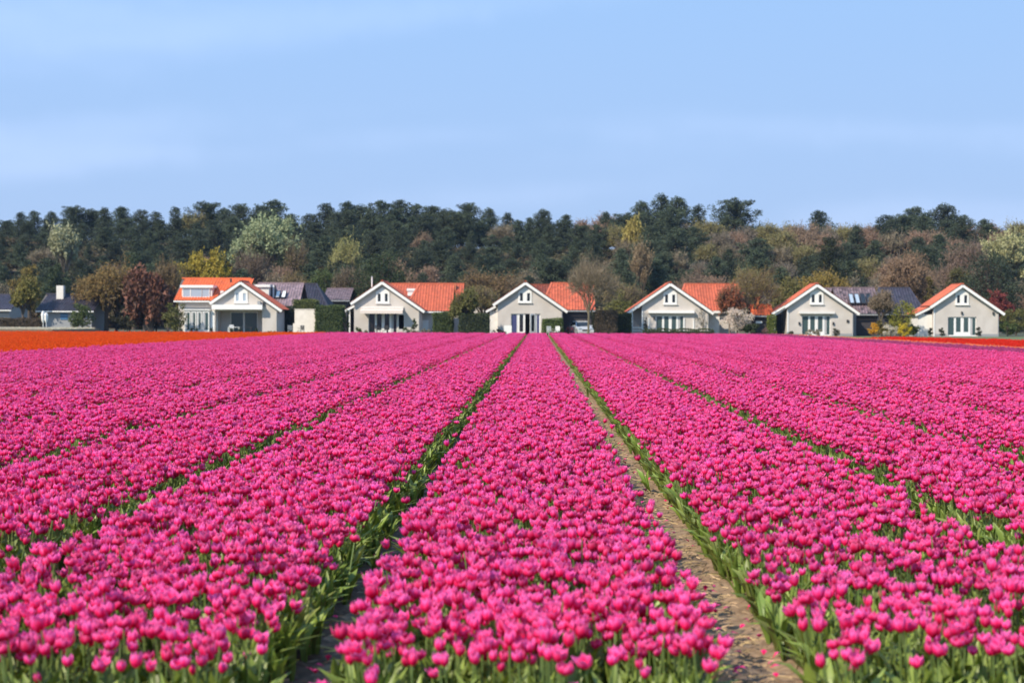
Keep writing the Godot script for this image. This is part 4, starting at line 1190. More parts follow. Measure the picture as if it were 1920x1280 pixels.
func build_garden_things() -> void:
	# cream garden wall, stepping down at its left
	var o := thing("garden_wall", "plain cream garden wall between two dark hedges", "wall", Vector3(wx(570, 172), 0, -172))
	var hw := wy(580, 570, 172)
	bx("wall", o, Vector3(wx(551, 172) - o.position.x, 0, -0.25), Vector3(wx(590, 172) - o.position.x, hw, 0), M.cream_wall)
	bx("coping", o, Vector3(wx(550.4, 172) - o.position.x, hw, -0.3), Vector3(wx(590.6, 172) - o.position.x, hw + 0.06, 0.04), M.cream_wall)
	bx("low_wall", o, Vector3(wx(548, 172) - o.position.x, 0, -0.22), Vector3(wx(550.9, 172) - o.position.x, wy(606, 550, 172), -0.02), M.cream_wall)
	# garden chairs
	garden_chair(543, 170, 0.3, "grey metal garden chair beside the cream wall's left end", M.grey)
	garden_chair(563, 169.5, -0.5, "dark garden chair in front of the cream wall", M.steel_dark)
	garden_chair(432, 176, 0.2, "white garden chair on the recessed porch", M.white)
	garden_chair(708, 175.6, 0.4, "dark garden chair left under the cloth awning", M.steel_dark)
	garden_chair(722, 175.4, -0.3, "dark garden chair right under the cloth awning", M.steel_dark)
	garden_chair(1031, 171.2, 0.5, "greenish white folding chair left of two before the hedge block", M.off_white)
	garden_chair(1044, 171.2, -0.4, "white folding chair right of two before the hedge block", M.white)
	garden_table(459, 175, "dark covered table on the recessed porch", M.steel_dark)
	garden_table(437, 175.6, "white table beside the white chair on the porch", M.white)
	garden_table(716, 174.6, "dark table between two dark chairs under the awning", M.steel_dark)
	# white board by the open door
	o = thing("white_screen", "white panel leaning left of the open door's blue curtains", "panel", Vector3(wx(952, 175), 0, -175))
	bx("board", o, Vector3(-0.40, 0.15, -0.03), Vector3(0.40, wy(610, 952, 175), 0.0), M.white)
	for k in [-0.35, 0.30]:
		bx("foot", o, Vector3(k, 0, -0.2), Vector3(k + 0.05, 0.16, 0.1), M.white)
	small_shrub(935, 617, 26, 174, "low_shrub", "low dark shrub at the white lean-to's corner", Color(0.03, 0.035, 0.015), Color(0.09, 0.08, 0.04), "bush")
	small_shrub(676, 612, 26, 172, "box_shrub", "clipped box shrub left of the patio under the awning", Color(0.03, 0.05, 0.012), Color(0.09, 0.12, 0.03), "bush")
	small_shrub(768, 613, 34, 171.5, "box_shrub", "clipped box shrub right of the patio under the awning", Color(0.03, 0.05, 0.012), Color(0.09, 0.12, 0.03), "bush")
	small_shrub(775, 596, 13, 173, "conifer_shrub", "small upright conifer behind the right box shrub", Color(0.03, 0.045, 0.012), Color(0.08, 0.10, 0.03), "bush")
	small_shrub(643, 594, 12, 172, "rose_shrub", "pinkish flowering shrub beside the awning bungalow's white post", Color(0.16, 0.08, 0.07), Color(0.45, 0.30, 0.28), "bush")
	small_shrub(650, 582, 12, 173, "bush", "yellow green shrub beside the awning bungalow's white post", Color(0.08, 0.09, 0.012), Color(0.2, 0.2, 0.03), "bush")
	small_shrub(798, 616, 20, 170.5, "low_shrub", "leafless low shrubs before the white back door", Color(0.14, 0.11, 0.07), Color(0.3, 0.26, 0.2), "bush")
	small_shrub(1764, 613, 12, 176, "topiary", "round topiary with thin stem left of the teal doors", Color(0.015, 0.02, 0.012), Color(0.05, 0.06, 0.03))
	small_shrub(1743, 614, 9, 176, "topiary", "small dark plant against the white lean-to's corner", Color(0.015, 0.02, 0.012), Color(0.05, 0.06, 0.03))
	small_shrub(1832, 614, 13, 176.4, "topiary", "dark shrub right of the teal doors", Color(0.015, 0.02, 0.012), Color(0.045, 0.055, 0.03))
	small_shrub(1566, 614, 16, 176, "low_shrub", "grey green shrub right of the carport bungalow's doors", Color(0.03, 0.035, 0.02), Color(0.12, 0.12, 0.08))
	small_shrub(1519, 617, 18, 175, "low_shrub", "beige flowering plant before the carport bungalow's doors", Color(0.18, 0.15, 0.10), Color(0.40, 0.35, 0.26))
	small_shrub(1534, 617, 14, 175, "low_shrub", "second pale plant before the doors with grey awning box", Color(0.15, 0.13, 0.09), Color(0.38, 0.33, 0.25))
	small_shrub(1483, 620, 12, 175, "low_shrub", "low plant at the carport bungalow's left corner", Color(0.05, 0.05, 0.03), Color(0.15, 0.13, 0.09))
	small_shrub(1434, 613, 12, 174, "low_shrub", "pink flowering plant before the dark shed", Color(0.16, 0.08, 0.07), Color(0.42, 0.25, 0.22))
	small_shrub(515, 619, 40, 171, "low_shrub", "yellow orange border plants right of the porch bungalow", Color(0.22, 0.10, 0.02), Color(0.50, 0.30, 0.08))
	small_shrub(1210, 595, 8, 176.5, "climbing_plant", "dark climber on the low hedge bungalow's left corner", Color(0.03, 0.03, 0.02), Color(0.09, 0.08, 0.05))
	climber(1318, 578, "bare climbing plant with green tufts on the right corner")
	var pa := Color(0.012, 0.018, 0.008)
	var pb := Color(0.05, 0.06, 0.025)
	pot_plant(337, 616, 174, "leftmost dark potted plant, beside the olive bush", pa, pb)
	pot_plant(355, 613, 174, "potted plant under the bay window's left pane", pa, pb)
	pot_plant(365, 613, 174, "potted plant under the bay window's middle", pa, pb)
	pot_plant(394, 614, 174, "potted plant at the pier between bay window and porch", pa, pb)
	pot_plant(431, 616, 172, "potted plant in front of the porch's white chair", pa, pb)
	pot_plant(447, 617, 172, "potted plant before the porch's sliding doors", pa, pb)
	pot_plant(479, 616, 172, "potted plant right of the covered table", pa, pb)
	# closed parasols on the left
	for k in [[76.0, 583.0, "closed white parasol, the taller of two before the slate house"], [82.0, 586.0, "closed white parasol, the shorter of two before the slate house"]]:
		var d := 175.0
		o = thing("parasol", k[2], "parasol", Vector3(wx(k[0], d), 0, -d), "closed white parasols")
		part("pole", tube_mesh(Vector3.ZERO, Vector3(0, wy(k[1], k[0], d) + 0.05, 0), 0.03, 0.03, 6, M.white), o)
		var s := Soup.new()
		var y0 := wy(605, k[0], d)
		var y1 := wy(k[1], k[0], d)
		var rows := [[y0, 0.05], [lerpf(y0, y1, 0.25), 0.16], [lerpf(y0, y1, 0.7), 0.21], [lerpf(y0, y1, 0.92), 0.15], [y1, 0.02]]
		for i in 4:
			for j in 8:
				var pt := func(row: int, m: int) -> Vector3:
					var an := TAU * m / 8.0
					var rr: float = rows[row][1] * (1.0 if m % 2 == 0 else 0.72)
					return Vector3(cos(an) * rr, rows[row][0], sin(an) * rr)
				s.quad(pt.call(i, j), pt.call(i + 1, j), pt.call(i + 1, j + 1), pt.call(i, j + 1), Color.WHITE)
		part("canopy", s.mesh(M.white), o)
	car()
	bicycle()

func garden_chair(x: float, d: float, turn: float, label: String, m: Material) -> void:
	var o := thing("garden_chair", label, "chair", Vector3(wx(x, d), 0, -d))
	o.rotation.y = turn
	bx("seat", o, Vector3(-0.24, 0.42, -0.22), Vector3(0.24, 0.46, 0.24), m)
	var b := Soup.new()
	for i in 5:
		b.box(Vector3(-0.22 + i * 0.1, 0.5, -0.25), Vector3(-0.16 + i * 0.1, 0.92, -0.22), Color.WHITE)
	b.box(Vector3(-0.24, 0.88, -0.26), Vector3(0.24, 0.95, -0.21), Color.WHITE)
	part("backrest", b.mesh(m), o)
	for s in [[-1, -1], [-1, 1], [1, -1], [1, 1]]:
		var a := Vector3(s[0] * 0.21, 0.42, s[1] * 0.19)
		beam("leg", o, a, a + Vector3(s[0] * 0.04, -0.42, s[1] * 0.05), 0.035, 0.035, m)
	for s in [-1, 1]:
		bx("armrest", o, Vector3(s * 0.24 - 0.02, 0.64, -0.22), Vector3(s * 0.24 + 0.02, 0.67, 0.2), m)

func garden_table(x: float, d: float, label: String, m: Material) -> void:
	var o := thing("garden_table", label, "table", Vector3(wx(x, d), 0, -d))
	bx("tabletop", o, Vector3(-0.6, 0.70, -0.4), Vector3(0.6, 0.74, 0.4), m)
	for s in [[-1, -1], [-1, 1], [1, -1], [1, 1]]:
		bx("leg", o, Vector3(s[0] * 0.54 - 0.03, 0, s[1] * 0.34 - 0.03), Vector3(s[0] * 0.54 + 0.03, 0.70, s[1] * 0.34 + 0.03), m)

func climber(x: float, top: float, label: String) -> void:
	var d := 177.7
	var o := thing("climbing_plant", label, "plant", Vector3(wx(x, d), 0, -d))
	var r := RandomNumberGenerator.new()
	r.seed = 91
	var t := Soup.new()
	var s := Soup.new()
	var h := wy(top, x, d)
	t.tube(Vector3.ZERO, Vector3(0.05, h * 0.6, 0), 0.05, 0.035, 5, Color(0.14, 0.11, 0.08))
	for i in 14:
		var p := Vector3(r.randf_range(-0.9, 0.5), h * r.randf_range(0.35, 1.0), r.randf_range(-0.05, 0.12))
		t.tube(Vector3(0.05, h * r.randf_range(0.2, 0.6), 0), p, 0.02, 0.008, 3, Color(0.14, 0.11, 0.08))
		clump(s, r, p, Vector3(0.16, 0.16, 0.1), 30, 0.08, Color(0.03, 0.035, 0.015), Color(0.10, 0.10, 0.04))
	part("stems", t.mesh(M.bark), o)
	part("foliage", s.mesh(M.foliage), o)

func car() -> void:
	var d := 180.0
	var o := thing("parked_car", "silver car parked beside the leafless oak under the orange wing", "car", Vector3(wx(1089, d), 0, -d))
	o.rotation.y = deg_to_rad(14)
	# profile along z (front towards the field), half width by height
	var prof := [[2.0, 0.25, 0.62], [2.05, 0.45, 0.80], [1.95, 0.68, 0.84], [1.05, 0.90, 0.84], [0.35, 1.40, 0.62], [-0.9, 1.46, 0.60], [-1.7, 1.05, 0.76], [-2.0, 0.85, 0.78], [-2.05, 0.30, 0.74]]
	var b := Soup.new()
	for i in prof.size() - 1:
		var p: Array = prof[i]
		var q: Array = prof[i + 1]
		b.quad(Vector3(-p[2], p[1], p[0]), Vector3(-q[2], q[1], q[0]), Vector3(q[2], q[1], q[0]), Vector3(p[2], p[1], p[0]), Color.WHITE)
		for s in [-1.0, 1.0]:
			b.quad(Vector3(s * p[2], p[1], p[0]), Vector3(s * q[2], q[1], q[0]), Vector3(s * 0.84, minf(q[1], 0.8), q[0]), Vector3(s * 0.84, minf(p[1], 0.8), p[0]), Color.WHITE)
			b.quad(Vector3(s * 0.84, minf(p[1], 0.8), p[0]), Vector3(s * 0.84, minf(q[1], 0.8), q[0]), Vector3(s * 0.80, 0.25, q[0]), Vector3(s * 0.80, 0.25, p[0]), Color.WHITE)
	part("body", b.mesh(M.car_paint), o)
	var g := Soup.new()
	g.quad(Vector3(-0.74, 0.93, 1.02), Vector3(-0.58, 1.36, 0.42), Vector3(0.58, 1.36, 0.42), Vector3(0.74, 0.93, 1.02), Color.WHITE)
	part("windscreen", g.mesh(M.glass), o, null, Vector3(0, 0.01, 0.02))
	bx("roof_edge", o, Vector3(-0.60, 1.44, -0.9), Vector3(0.60, 1.49, 0.36), M.white)
	for s in [-1.0, 1.0]:
		bx("headlight", o, Vector3(s * 0.62 - 0.16, 0.60, 1.93), Vector3(s * 0.62 + 0.16, 0.74, 2.03), M.glass_sky)
		bx("mirror", o, Vector3(s * 0.93 - 0.09, 0.92, 0.75), Vector3(s * 0.93 + 0.09, 1.05, 0.9), M.car_paint)
		var sg := Soup.new()
		sg.quad(Vector3(s * 0.80, 0.92, 0.85), Vector3(s * 0.64, 1.36, 0.30), Vector3(s * 0.64, 1.38, -0.95), Vector3(s * 0.80, 0.95, -1.4), Color.WHITE)
		part("side_window", sg.mesh(M.glass), o, null, Vector3(s * 0.02, 0, 0))
		for z in [1.25, -1.3]:
			var wh := part("wheel", tube_mesh(Vector3(-0.1, 0, 0), Vector3(0.1, 0, 0), 0.31, 0.31, 16, M.rubber), o, null, Vector3(s * 0.76, 0.31, z))
			part("rim", tube_mesh(Vector3(-0.105, 0, 0), Vector3(0.105, 0, 0), 0.19, 0.19, 12, M.metal), wh)
	bx("grille", o, Vector3(-0.40, 0.44, 1.98), Vector3(0.40, 0.60, 2.07), M.dark)
	bx("bumper", o, Vector3(-0.82, 0.24, 1.90), Vector3(0.82, 0.42, 2.12), M.car_paint)

func bicycle() -> void:
	var d := 174.0
	var o := thing("bicycle", "red bicycle leaning between the hedge block and the silver car", "bicycle", Vector3(wx(1068, d), 0, -d))
	o.rotation.y = 0.35
	for x in [-0.52, 0.52]:
		var t := TorusMesh.new()
		t.inner_radius = 0.30; t.outer_radius = 0.345; t.rings = 20; t.ring_segments = 6
		t.material = M.rubber
		var w := part("wheel", t, o, null, Vector3(x, 0.345, 0))
		w.rotation.x = PI / 2
	var f := Soup.new()
	var pts := [Vector3(-0.52, 0.345, 0), Vector3(-0.08, 0.32, 0), Vector3(-0.2, 0.82, 0), Vector3(0.34, 0.80, 0), Vector3(0.52, 0.345, 0)]
	for e in [[0, 1], [0, 2], [1, 2], [1, 3], [2, 3], [3, 4]]:
		f.tube(pts[e[0]], pts[e[1]], 0.022, 0.022, 5, Color.WHITE)
	part("frame", f.mesh(M.red_paint), o)
	bx("saddle", o, Vector3(-0.34, 0.90, -0.07), Vector3(-0.08, 0.95, 0.07), M.dark)
	part("handlebar", tube_mesh(Vector3(0.30, 1.0, -0.28), Vector3(0.30, 1.0, 0.28), 0.018, 0.018, 5, M.metal), o)
	part("stem", tube_mesh(Vector3(0.34, 0.80, 0), Vector3(0.30, 1.0, 0), 0.018, 0.018, 5, M.metal), o)

# ------------------------------------------------------------------ tulips
const PINK := [Color(0.58, 0.003, 0.028), Color(0.95, 0.018, 0.165), Color(0.98, 0.210, 0.590)]

func petal_points(a0: float, rows: int, cols: int, big: float, tall: float, close: float, inner: bool, pal: Array, wob: float) -> Array:
	var p := []
	var c := PackedColorArray()
	for i in rows:
		var t := float(i) / (rows - 1)
		var rr: float
		if t < 0.42: rr = big * (0.22 + 0.78 * sin(t / 0.42 * PI * 0.5))
		else: rr = big * (1.0 - close * pow((t - 0.42) / 0.58, 1.8))
		rr *= 0.93 if inner else 1.05
		var half := 0.68 * sqrt(maxf(0.0, 1.0 - pow(t, 3.4))) * (0.72 + 0.28 * minf(1.0, t * 3.0)) + 0.02
		for j in cols:
			var u := lerpf(-1, 1, float(j) / (cols - 1))
			var an := a0 + u * half
			var r2 := rr * (1.0 - 0.06 * u * u * (1.0 - t)) + wob * t * t
			p.append(Vector3(cos(an) * r2, tall * t * (0.96 if inner else 1.0) - 0.006 * u * u * t, sin(an) * r2))
			var k := clampf(t * 1.0 + absf(u) * 0.22 - 0.02, 0.0, 1.0)
			c.append(pal[0].lerp(pal[1], k * 2.0) if k < 0.5 else pal[1].lerp(pal[2], k * 2.0 - 1.0))
	return [p, c]

func leaf_points(az: float, l: float, w: float, lean: float, rows: int, shade: float) -> Array:
	var p := []
	var c := PackedColorArray()
	var out := Vector3(cos(az), 0, sin(az))
	var side := Vector3(-sin(az), 0, cos(az))
	for i in rows:
		var t := float(i) / (rows - 1)
		var bend := lean * t * (0.55 + 0.75 * t)
		var c0 := out * (0.012 + l * t * sin(bend) * 0.9) + Vector3(0, 0.01 + l * t * cos(bend * 0.95), 0)
		var hw := w * 0.5 * (0.35 + 1.65 * t) * sqrt(maxf(0.0, 1.0 - pow(t, 1.7))) * 1.1 + 0.001
		var nn := Vector3(0, 1, 0) * sin(bend) - out * cos(bend)
		for j in 3:
			var u := float(j - 1)
			p.append(c0 + side * u * hw + nn * absf(u) * hw * 0.45)
			var k := shade * (0.8 + 0.35 * t)
			c.append(Color(0.195 * k, 0.262 * k, 0.050 * k))
	return [p, c]

# parts of one tulip, as meshes of petals, stem and leaves; also joined for the far ones
func tulip_parts(sd: int, rows: int, cols: int, pal: Array, lrows: int) -> Dictionary:
	var r := RandomNumberGenerator.new()
	r.seed = sd
	var dim: float = [1.0, 0.84, 1.04, 0.93, 1.0, 0.76, 1.05, 0.88, 0.97, 1.02][sd % 10]
	var warm: float = [1.0, 0.85, 1.0, 1.12, 0.9, 0.72, 1.1, 0.8, 1.0, 1.15][sd % 10]
	var tinted := []
	for c in pal: tinted.append(Color(minf(c.r * dim, 0.98), c.g * dim * warm, c.b * dim * warm))
	pal = tinted
	var stem := 0.325 + r.randf_range(-0.035, 0.035)
	var big := 0.0230 * r.randf_range(0.80, 1.22)
	var tall := 0.053 * r.randf_range(0.82, 1.20)
	var close: float = [0.34, 0.20, 0.06, -0.08, -0.34, 0.26, 0.12, 0.42, -0.20, 0.16][sd % 10]
	var d := {"petals": [], "stem": null, "leaves": [], "close": close}
	var top := Vector3(0, stem, 0)
	for k in 6:
		var q := petal_points(TAU * k / 6.0 + r.randfn(0, 0.11), rows, cols, big, tall, close + r.randfn(0, 0.13), k % 2 == 0, pal, r.randfn(0.0006, 0.0035))
		var pp: Array = q[0]
		for m in pp.size(): pp[m] += top
		d.petals.append([pp, q[1], cols])
	var nl := 3
	var ph := r.randf() * TAU
	for k in nl:
		var q := leaf_points(ph + TAU * k / nl + r.randfn(0, 0.3), r.randf_range(0.20, 0.29), r.randf_range(0.026, 0.042), r.randf_range(0.15, 0.60), lrows, r.randf_range(0.7, 1.25))
		d.leaves.append([q[0], q[1], 3])
	d.stem_top = stem
	return d

func joined(d: Dictionary, petals: Soup, green: Soup, xf := Transform3D(), k := 1.0) -> void:
	for q in d.petals:
		_add(petals, q, xf, k)
	for q in d.leaves:
		_add(green, q, xf, 1.0)
	green.tube(xf * Vector3.ZERO, xf * Vector3(0, d.stem_top + 0.002, 0), 0.0035, 0.003, 3, Color(0.15, 0.22, 0.06))

func _add(s: Soup, q: Array, xf: Transform3D, k: float) -> void:
	var p := []
	for v in q[0]: p.append(xf * v)
	var c := PackedColorArray()
	for v in q[1]: c.append(Color(v.r * k, v.g * k, v.b * k))
	s.grid(p, q[2], c)

func multi(called: String, mesh: Mesh, xs: Array, cs: Array, parent: Node) -> void:
	if xs.is_empty(): return
	var mm := MultiMesh.new()
	mm.transform_format = MultiMesh.TRANSFORM_3D
	mm.use_colors = true
	mm.mesh = mesh
	mm.instance_count = xs.size()
	for i in xs.size():
		mm.set_instance_transform(i, xs[i])
		mm.set_instance_color(i, cs[i])
	var mi := MultiMeshInstance3D.new()
	mi.name = called
	mi.multimesh = mm
	parent.add_child(mi, true)
	mi.set_meta("kind", "stuff")

var lump := FastNoiseLite.new()

# one standing tulip's place: bed centre x0, offset u across, distance d
func tulip_xf(x0: float, u: float, d: float, r: RandomNumberGenerator) -> Transform3D:
	var x := x0 + u * (0.665 if absf(x0) < 2.0 else 0.640)
	var hgt := r.randf_range(0.90, 1.10) + lump.get_noise_2d(x * 2.2, d * 2.2) * 0.22
	if r.randf() < 0.08: hgt *= r.randf_range(0.72, 0.9)
	var lean := Vector3(u * absf(u) * absf(u) * 0.11 + r.randfn(0, 0.10) - 0.02, 1, r.randfn(0, 0.11) + 0.02).normalized()
	var ax := Vector3.UP.cross(lean)
	var b := Basis(Vector3.UP, r.randf() * TAU)
	if ax.length() > 0.001:
		b = Basis(ax.normalized(), Vector3.UP.angle_to(lean)) * b
	return Transform3D(b * Basis.from_scale(Vector3(1, 1, 1) * hgt * r.randf_range(0.97, 1.03)), Vector3(x, 0.0, -d))

func seen_x(d: float, extra := 1.0) -> Vector2:
	return Vector2(-1008.0 * d / LENS - extra, 912.0 * d / LENS + extra)

func build_tulips() -> void:
	lump.seed = 8; lump.frequency = 1.0; lump.fractal_octaves = 2
	var r := RandomNumberGenerator.new()
	r.seed = 4242
	# meshes
	var near := []
	var near_parts := []
	var mid := []
	for i in 10:
		var d := tulip_parts(600 + i, 5, 5, PINK, 5)
		near_parts.append(d)
		var ps := Soup.new()
		var gs := Soup.new()
		joined(d, ps, gs)
		near.append(gs.into(ps.mesh(M.petal), M.leaf))
		var e := tulip_parts(600 + i, 3, 3, PINK, 3)
		ps = Soup.new()
		gs = Soup.new()
		joined(e, ps, gs)
		mid.append(gs.into(ps.mesh(M.petal), M.leaf))
	var leaf_tuft := []
	for i in 3:
		var gs := Soup.new()
		for k in 5:
			var q := leaf_points(r.randf() * TAU, r.randf_range(0.17, 0.28), r.randf_range(0.022, 0.038), r.randf_range(0.10, 0.65), 4, r.randf_range(0.7, 1.3))
			_add(gs, [q[0], q[1], 3], Transform3D(), 1.0)
		leaf_tuft.append(gs.mesh(M.leaf))

	var field := thing("pink_tulip_field", "long beds of pink tulips filling the field", "tulips", Vector3.ZERO, "", "stuff")
	# every pink bed
	var single := []   # the nearest, one by one
	for k in range(-10, 11):
		var x0 := k * PITCH - 0.03 + (0.06 if k >= 1 else 0.0)
		var near_x := []; var near_c := []; var mid_x := []; var mid_c := []; var tuft_x := []; var tuft_c := []
		for i in 10:
			near_x.append([]); near_c.append([]); mid_x.append([]); mid_c.append([])
		for i in 3:
			tuft_x.append([]); tuft_c.append([])
		var d := 5.5
		var step := 0.1
		while d < 46.0:
			var sx := seen_x(d, 0.5)
			if x0 + 0.8 > sx.x and x0 - 0.8 < sx.y:
				var dens := 300.0
				if k == 1: dens = lerpf(135.0, 285.0, clampf((d - 6.0) / 8.0, 0, 1))
				if k == -1: dens = lerpf(160.0, 295.0, clampf((d - 5.5) / 1.6, 0, 1))
				if k == 2 or k == 3: dens = 255.0
				if k == 0 and d < 6.2: dens = 215.0
				if d < 5.9: dens = 6.0
				elif d < 6.15: dens *= 0.62
				var n := int(dens * step * 1.26 + r.randf())
				for i in n:
					var u := r.randf_range(-1, 1)
					if r.randf() < 0.02: u *= 1.15
					var dd := d + r.randf() * step
					var x := x0 + u * 0.63
					if lump.get_noise_2d(x * 1.1 + 40.0, dd * 1.1) < -0.42: continue
					if x < sx.x or x > sx.y: continue
					var xf := tulip_xf(x0, u, dd, r)
					var t := r.randf_range(0.78, 1.06)
					var c := Color(t, t * r.randf_range(0.85, 1.15), t * r.randf_range(0.9, 1.1))
					var vi := r.randi() % 10
					if dd < 7.6 and k >= -1 and k <= 1:
						single.append([dd, xf, vi, k, u])
					elif dd < 60.0:
						near_x[vi].append(xf); near_c[vi].append(c)
					else:
						mid_x[vi].append(xf); mid_c[vi].append(c)
				# leaves along the bed's edges and through it
				for i in int((62.0 if d > 6.4 else 140.0) * step * (1.0 if d < 20.0 else 0.6) + r.randf()):
					var e := (-1.0 if r.randf() < 0.5 else 1.0) * r.randf_range(0.80, 1.06)
					if r.randf() < (0.3 if d > 6.4 else 0.85): e = r.randf_range(-1, 1)
					if (k == -1 and e > 0.7) or (k == 0 and e < -0.7): e *= r.randf_range(1.0, 1.20)
					if (k == 0 and e > 0.9) or (k == 1 and e < -0.9): e *= 0.84
					var ti := r.randi() % 3
					var sc := r.randf_range(0.75, 1.05)
					tuft_x[ti].append(Transform3D(Basis(Vector3.UP, r.randf() * TAU) * Basis.from_scale(Vector3.ONE * sc), Vector3(x0 + e * 0.63, 0, -(d + r.randf() * step))))
					var t2 := r.randf_range(0.7, 1.25)
					tuft_c[ti].append(Color(t2, t2, t2))
			d += step
		# the far part of the bed: strips one metre long
		var bed := Node3D.new()
		bed.name = "tulip_bed" if k == -10 else "tulip_bed_%03d" % (k + 10)
		field.add_child(bed)
		for i in 10:
			multi("tulips", near[i], near_x[i], near_c[i], bed)
			multi("tulips", mid[i], mid_x[i], mid_c[i], bed)
		for i in 3:
			multi("leaves", leaf_tuft[i], tuft_x[i], tuft_c[i], bed)
		far_bed(bed, x0, 46.0, 150.0, PINK, r)
	# single tulips: nearest first, about 300 in view
	single.sort_custom(func(a, b): return a[0] < b[0])
	var kept := 0
	var protos := []
	for i in 10:
		protos.append(null)
	var rest_x := []; var rest_c := []
	for i in 10:
		rest_x.append([]); rest_c.append([])
	for q in single:
		var dd: float = q[0]
		var xf: Transform3D = q[1]
		var px := 1008.0 + xf.origin.x * LENS / dd
		if kept < 300 and px > -15.0 and px < 1935.0:
			kept += 1
			one_tulip(protos, near_parts, q)
		else:
			rest_x[q[2]].append(xf); rest_c[q[2]].append(Color.WHITE)
	for i in 10:
		multi("tulips", near[i], rest_x[i], rest_c[i], field.get_node("tulip_bed_010"))
	# other colours
	var orange := []
	for k in range(-29, -10): orange.append([k * PITCH - 0.03, 1.5, 150.0])
	other_field("orange_tulip_field", "bright orange tulip beds at the far left", orange, 35.0, [Color(0.70, 0.030, 0.006), Color(0.90, 0.095, 0.010), Color(0.95, 0.16, 0.022)], r)
	other_field("purple_tulip_field", "dull purple tulip beds bordering the pink field on the right", [[19.1, 1.5, 150.0], [20.45, 0.9, 150.0]], 40.0, [Color(0.30, 0.015, 0.09), Color(0.50, 0.06, 0.21), Color(0.60, 0.13, 0.31)], r)
	other_field("salmon_tulip_row", "narrow salmon orange tulip row right of the purple beds", [[21.4, 0.9, 150.0]], 40.0, [Color(0.80, 0.12, 0.05), Color(0.95, 0.26, 0.13), Color(0.97, 0.38, 0.22)], r)
	other_field("red_tulip_field", "bright red tulip beds before the rightmost bungalow", [[22.8, 1.5, 118.0], [24.5, 1.5, 122.0], [26.2, 1.5, 126.0], [27.9, 1.5, 121.0], [29.6, 1.5, 113.0]], 40.0, [Color(0.60, 0.012, 0.012), Color(0.84, 0.028, 0.016), Color(0.90, 0.06, 0.03)], r)
	# white strip far left
	var wf := thing("white_tulip_strip", "strip of cream white flowers behind the orange tulips", "tulips", Vector3.ZERO, "", "stuff")
	for i in 14:
		var b := Node3D.new()
		b.name = "tulip_bed" if i == 0 else "tulip_bed_%03d" % i
		b.position.y = 0.24
		wf.add_child(b)
		var low := Node3D.new()
		low.name = "lower_flowers"
		low.position.y = -0.09
		b.add_child(low)
		far_bed(b, -45.2 - 1.5 * i, 156.0, 171.0, [Color(0.60, 0.54, 0.34), Color(0.80, 0.75, 0.56), Color(0.86, 0.83, 0.70)], r, 1.5, true)
		far_bed(low, -45.2 - 1.5 * i, 156.0, 171.0, [Color(0.60, 0.54, 0.34), Color(0.80, 0.75, 0.56), Color(0.86, 0.83, 0.70)], r, 1.5, true)

# a patch of simple tulips: a cup of six faces each, over a rough green mat
func patch(ps: Soup, gs: Soup, wide: float, deep: float, per: int, pal: Array, sd: int) -> void:
	var r := RandomNumberGenerator.new()
	r.seed = sd
	var kinds := []
	for i in 10: kinds.append(tulip_parts(600 + i, 4, 3, pal, 3))
	for i in int(per * wide * deep):
		var u := r.randf_range(-1, 1)
		if r.randf() < 0.04: u *= 1.15
		var z := r.randf_range(-0.5, 0.5) * deep
		var xf := tulip_xf(0.0, u, z + sd * 3.7, r)
		xf.origin = Vector3(u * wide * 0.45, 0, z)
		var d: Dictionary = kinds[r.randi() % 10]
		var k := r.randf_range(0.88, 1.08)
		for q in d.petals: _add(ps, q, xf, k)
		if absf(u) > 0.8:
			for q in d.leaves: _add(gs, q, xf, 1.0)
	for i in int(14 * wide * deep):
		var q := leaf_points(r.randf() * TAU, r.randf_range(0.17, 0.28), 0.035, r.randf_range(0.1, 0.65), 3, r.randf_range(0.7, 1.3))
		_add(gs, [q[0], q[1], 3], Transform3D(Basis(), Vector3(r.randf_range(-0.46, 0.46) * wide, 0, r.randf_range(-0.5, 0.5) * deep)), 1.0)

var patches := {}
func far_bed(bed: Node3D, x0: float, d0: float, d1: float, pal: Array, r: RandomNumberGenerator, wide := 1.40, heads_only := false) -> void:
	var key := str(pal) + str(wide)
	if not patches.has(key):
		var list := []
		for i in 4:
			var ps := Soup.new()
			var gs := Soup.new()
			patch(ps, gs, wide, 1.0, 240, pal, 700 + i)
			list.append(ps.mesh(M.petal) if heads_only else gs.into(ps.mesh(M.petal), M.leaf))
		patches[key] = list
	var xs := [[], [], [], []]
	var cs := [[], [], [], []]
	var d := d0 + 0.5
	while d < d1:
		var sx := seen_x(d, 3.0)
		if x0 + 1.0 > sx.x and x0 - 1.0 < sx.y:
			var i := r.randi() % 4
			var b := Basis(Vector3.UP, PI if r.randf() < 0.5 else 0.0) * Basis.from_scale(Vector3(r.randf_range(0.98, 1.02), r.randf_range(0.95, 1.05), 1.0))
			xs[i].append(Transform3D(b, Vector3(x0, 0, -d)))
			var t := r.randf_range(0.95, 1.04)
			cs[i].append(Color(t, t, t))
		d += 1.0
	for i in 4:
		multi("tulips", patches[key][i], xs[i], cs[i], bed)

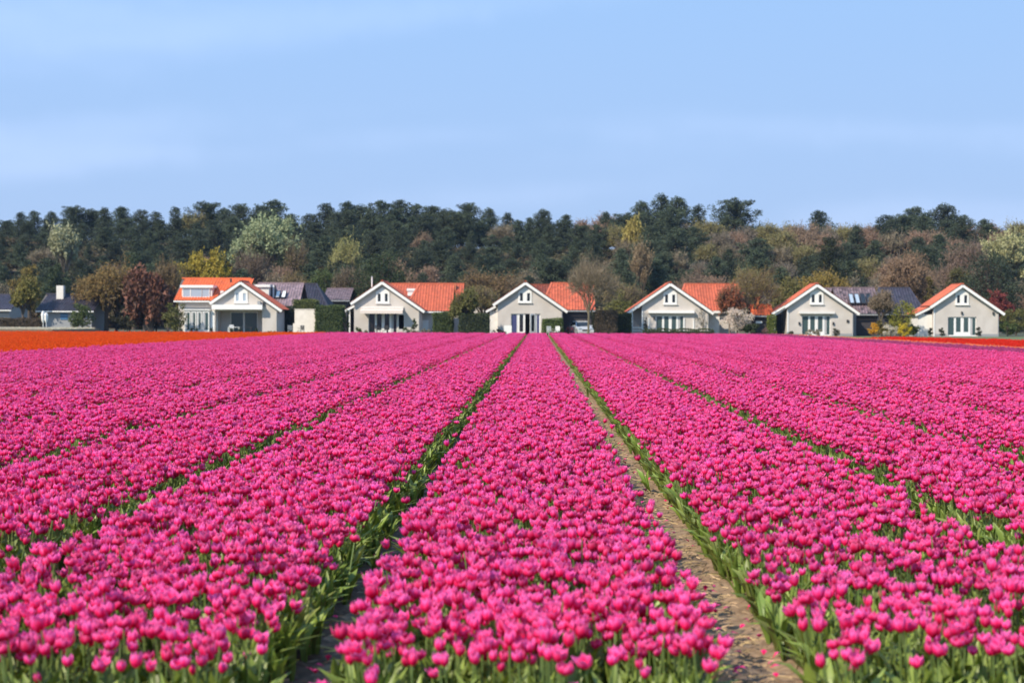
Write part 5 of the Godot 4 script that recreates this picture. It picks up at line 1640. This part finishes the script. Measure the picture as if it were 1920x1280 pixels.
func other_field(called: String, label: String, ks: Array, d0: float, pal: Array, r: RandomNumberGenerator) -> void:
	var f := thing(called, label, "tulips", Vector3.ZERO, "", "stuff")
	var n := 0
	for k in ks:
		var bed := Node3D.new()
		bed.name = "tulip_bed" if n == 0 else "tulip_bed_%03d" % n
		f.add_child(bed)
		far_bed(bed, k[0], d0, k[2], pal, r, k[1])
		n += 1

func one_tulip(protos: Array, parts: Array, q: Array) -> void:
	var vi: int = q[2]
	if protos[vi] == null:
		var d: Dictionary = parts[vi]
		var o := Node3D.new()
		for p in d.petals:
			var s := Soup.new()
			s.grid(p[0], p[2], p[1])
			part("petal", s.mesh(M.petal), o)
		part("stem", (func() -> Mesh:
			var s := Soup.new()
			s.tube(Vector3.ZERO, Vector3(0, d.stem_top + 0.002, 0), 0.0038, 0.0032, 5, Color(0.15, 0.22, 0.06))
			return s.mesh(M.leaf)).call(), o)
		for p in d.leaves:
			var s := Soup.new()
			s.grid(p[0], p[2], p[1])
			part("leaf", s.mesh(M.leaf), o)
		protos[vi] = o
	var t: Node3D = protos[vi].duplicate()
	t.name = numbered("tulip")
	add_child(t)
	t.transform = q[1]
	var lean: Vector3 = (q[1] as Transform3D).basis.y.normalized()
	var way := "upright"
	if lean.x > 0.07: way = "leaning right"
	elif lean.x < -0.07: way = "leaning left"
	elif lean.z > 0.07: way = "leaning forward"
	elif lean.z < -0.05: way = "leaning back"
	var shape := ["tightly closed", "neatly closed", "half open", "open", "wide open flared", "plump dark", "loosely cupped", "slender dark", "flared", "cup shaped light"][vi] as String
	var size: float = (q[1] as Transform3D).basis.y.length()
	var tall := "short" if size < 0.93 else "tall" if size > 1.06 else "middling"
	var bed := ["left bed", "middle bed", "right bed"][q[3] + 1] as String
	var u: float = q[4]
	var place := "at the path edge of" if (absf(u) > 0.75 and q[3] == 0) or (u * q[3] < -0.7) else "in the front row of" if q[0] < 5.95 else "just behind the front of" if q[0] < 6.4 else "further inside"
	tag(t, "%s %s pink tulip %s %s the %s" % [tall, shape, way, place, bed], "tulip", "nearest pink tulips in the %s" % bed)
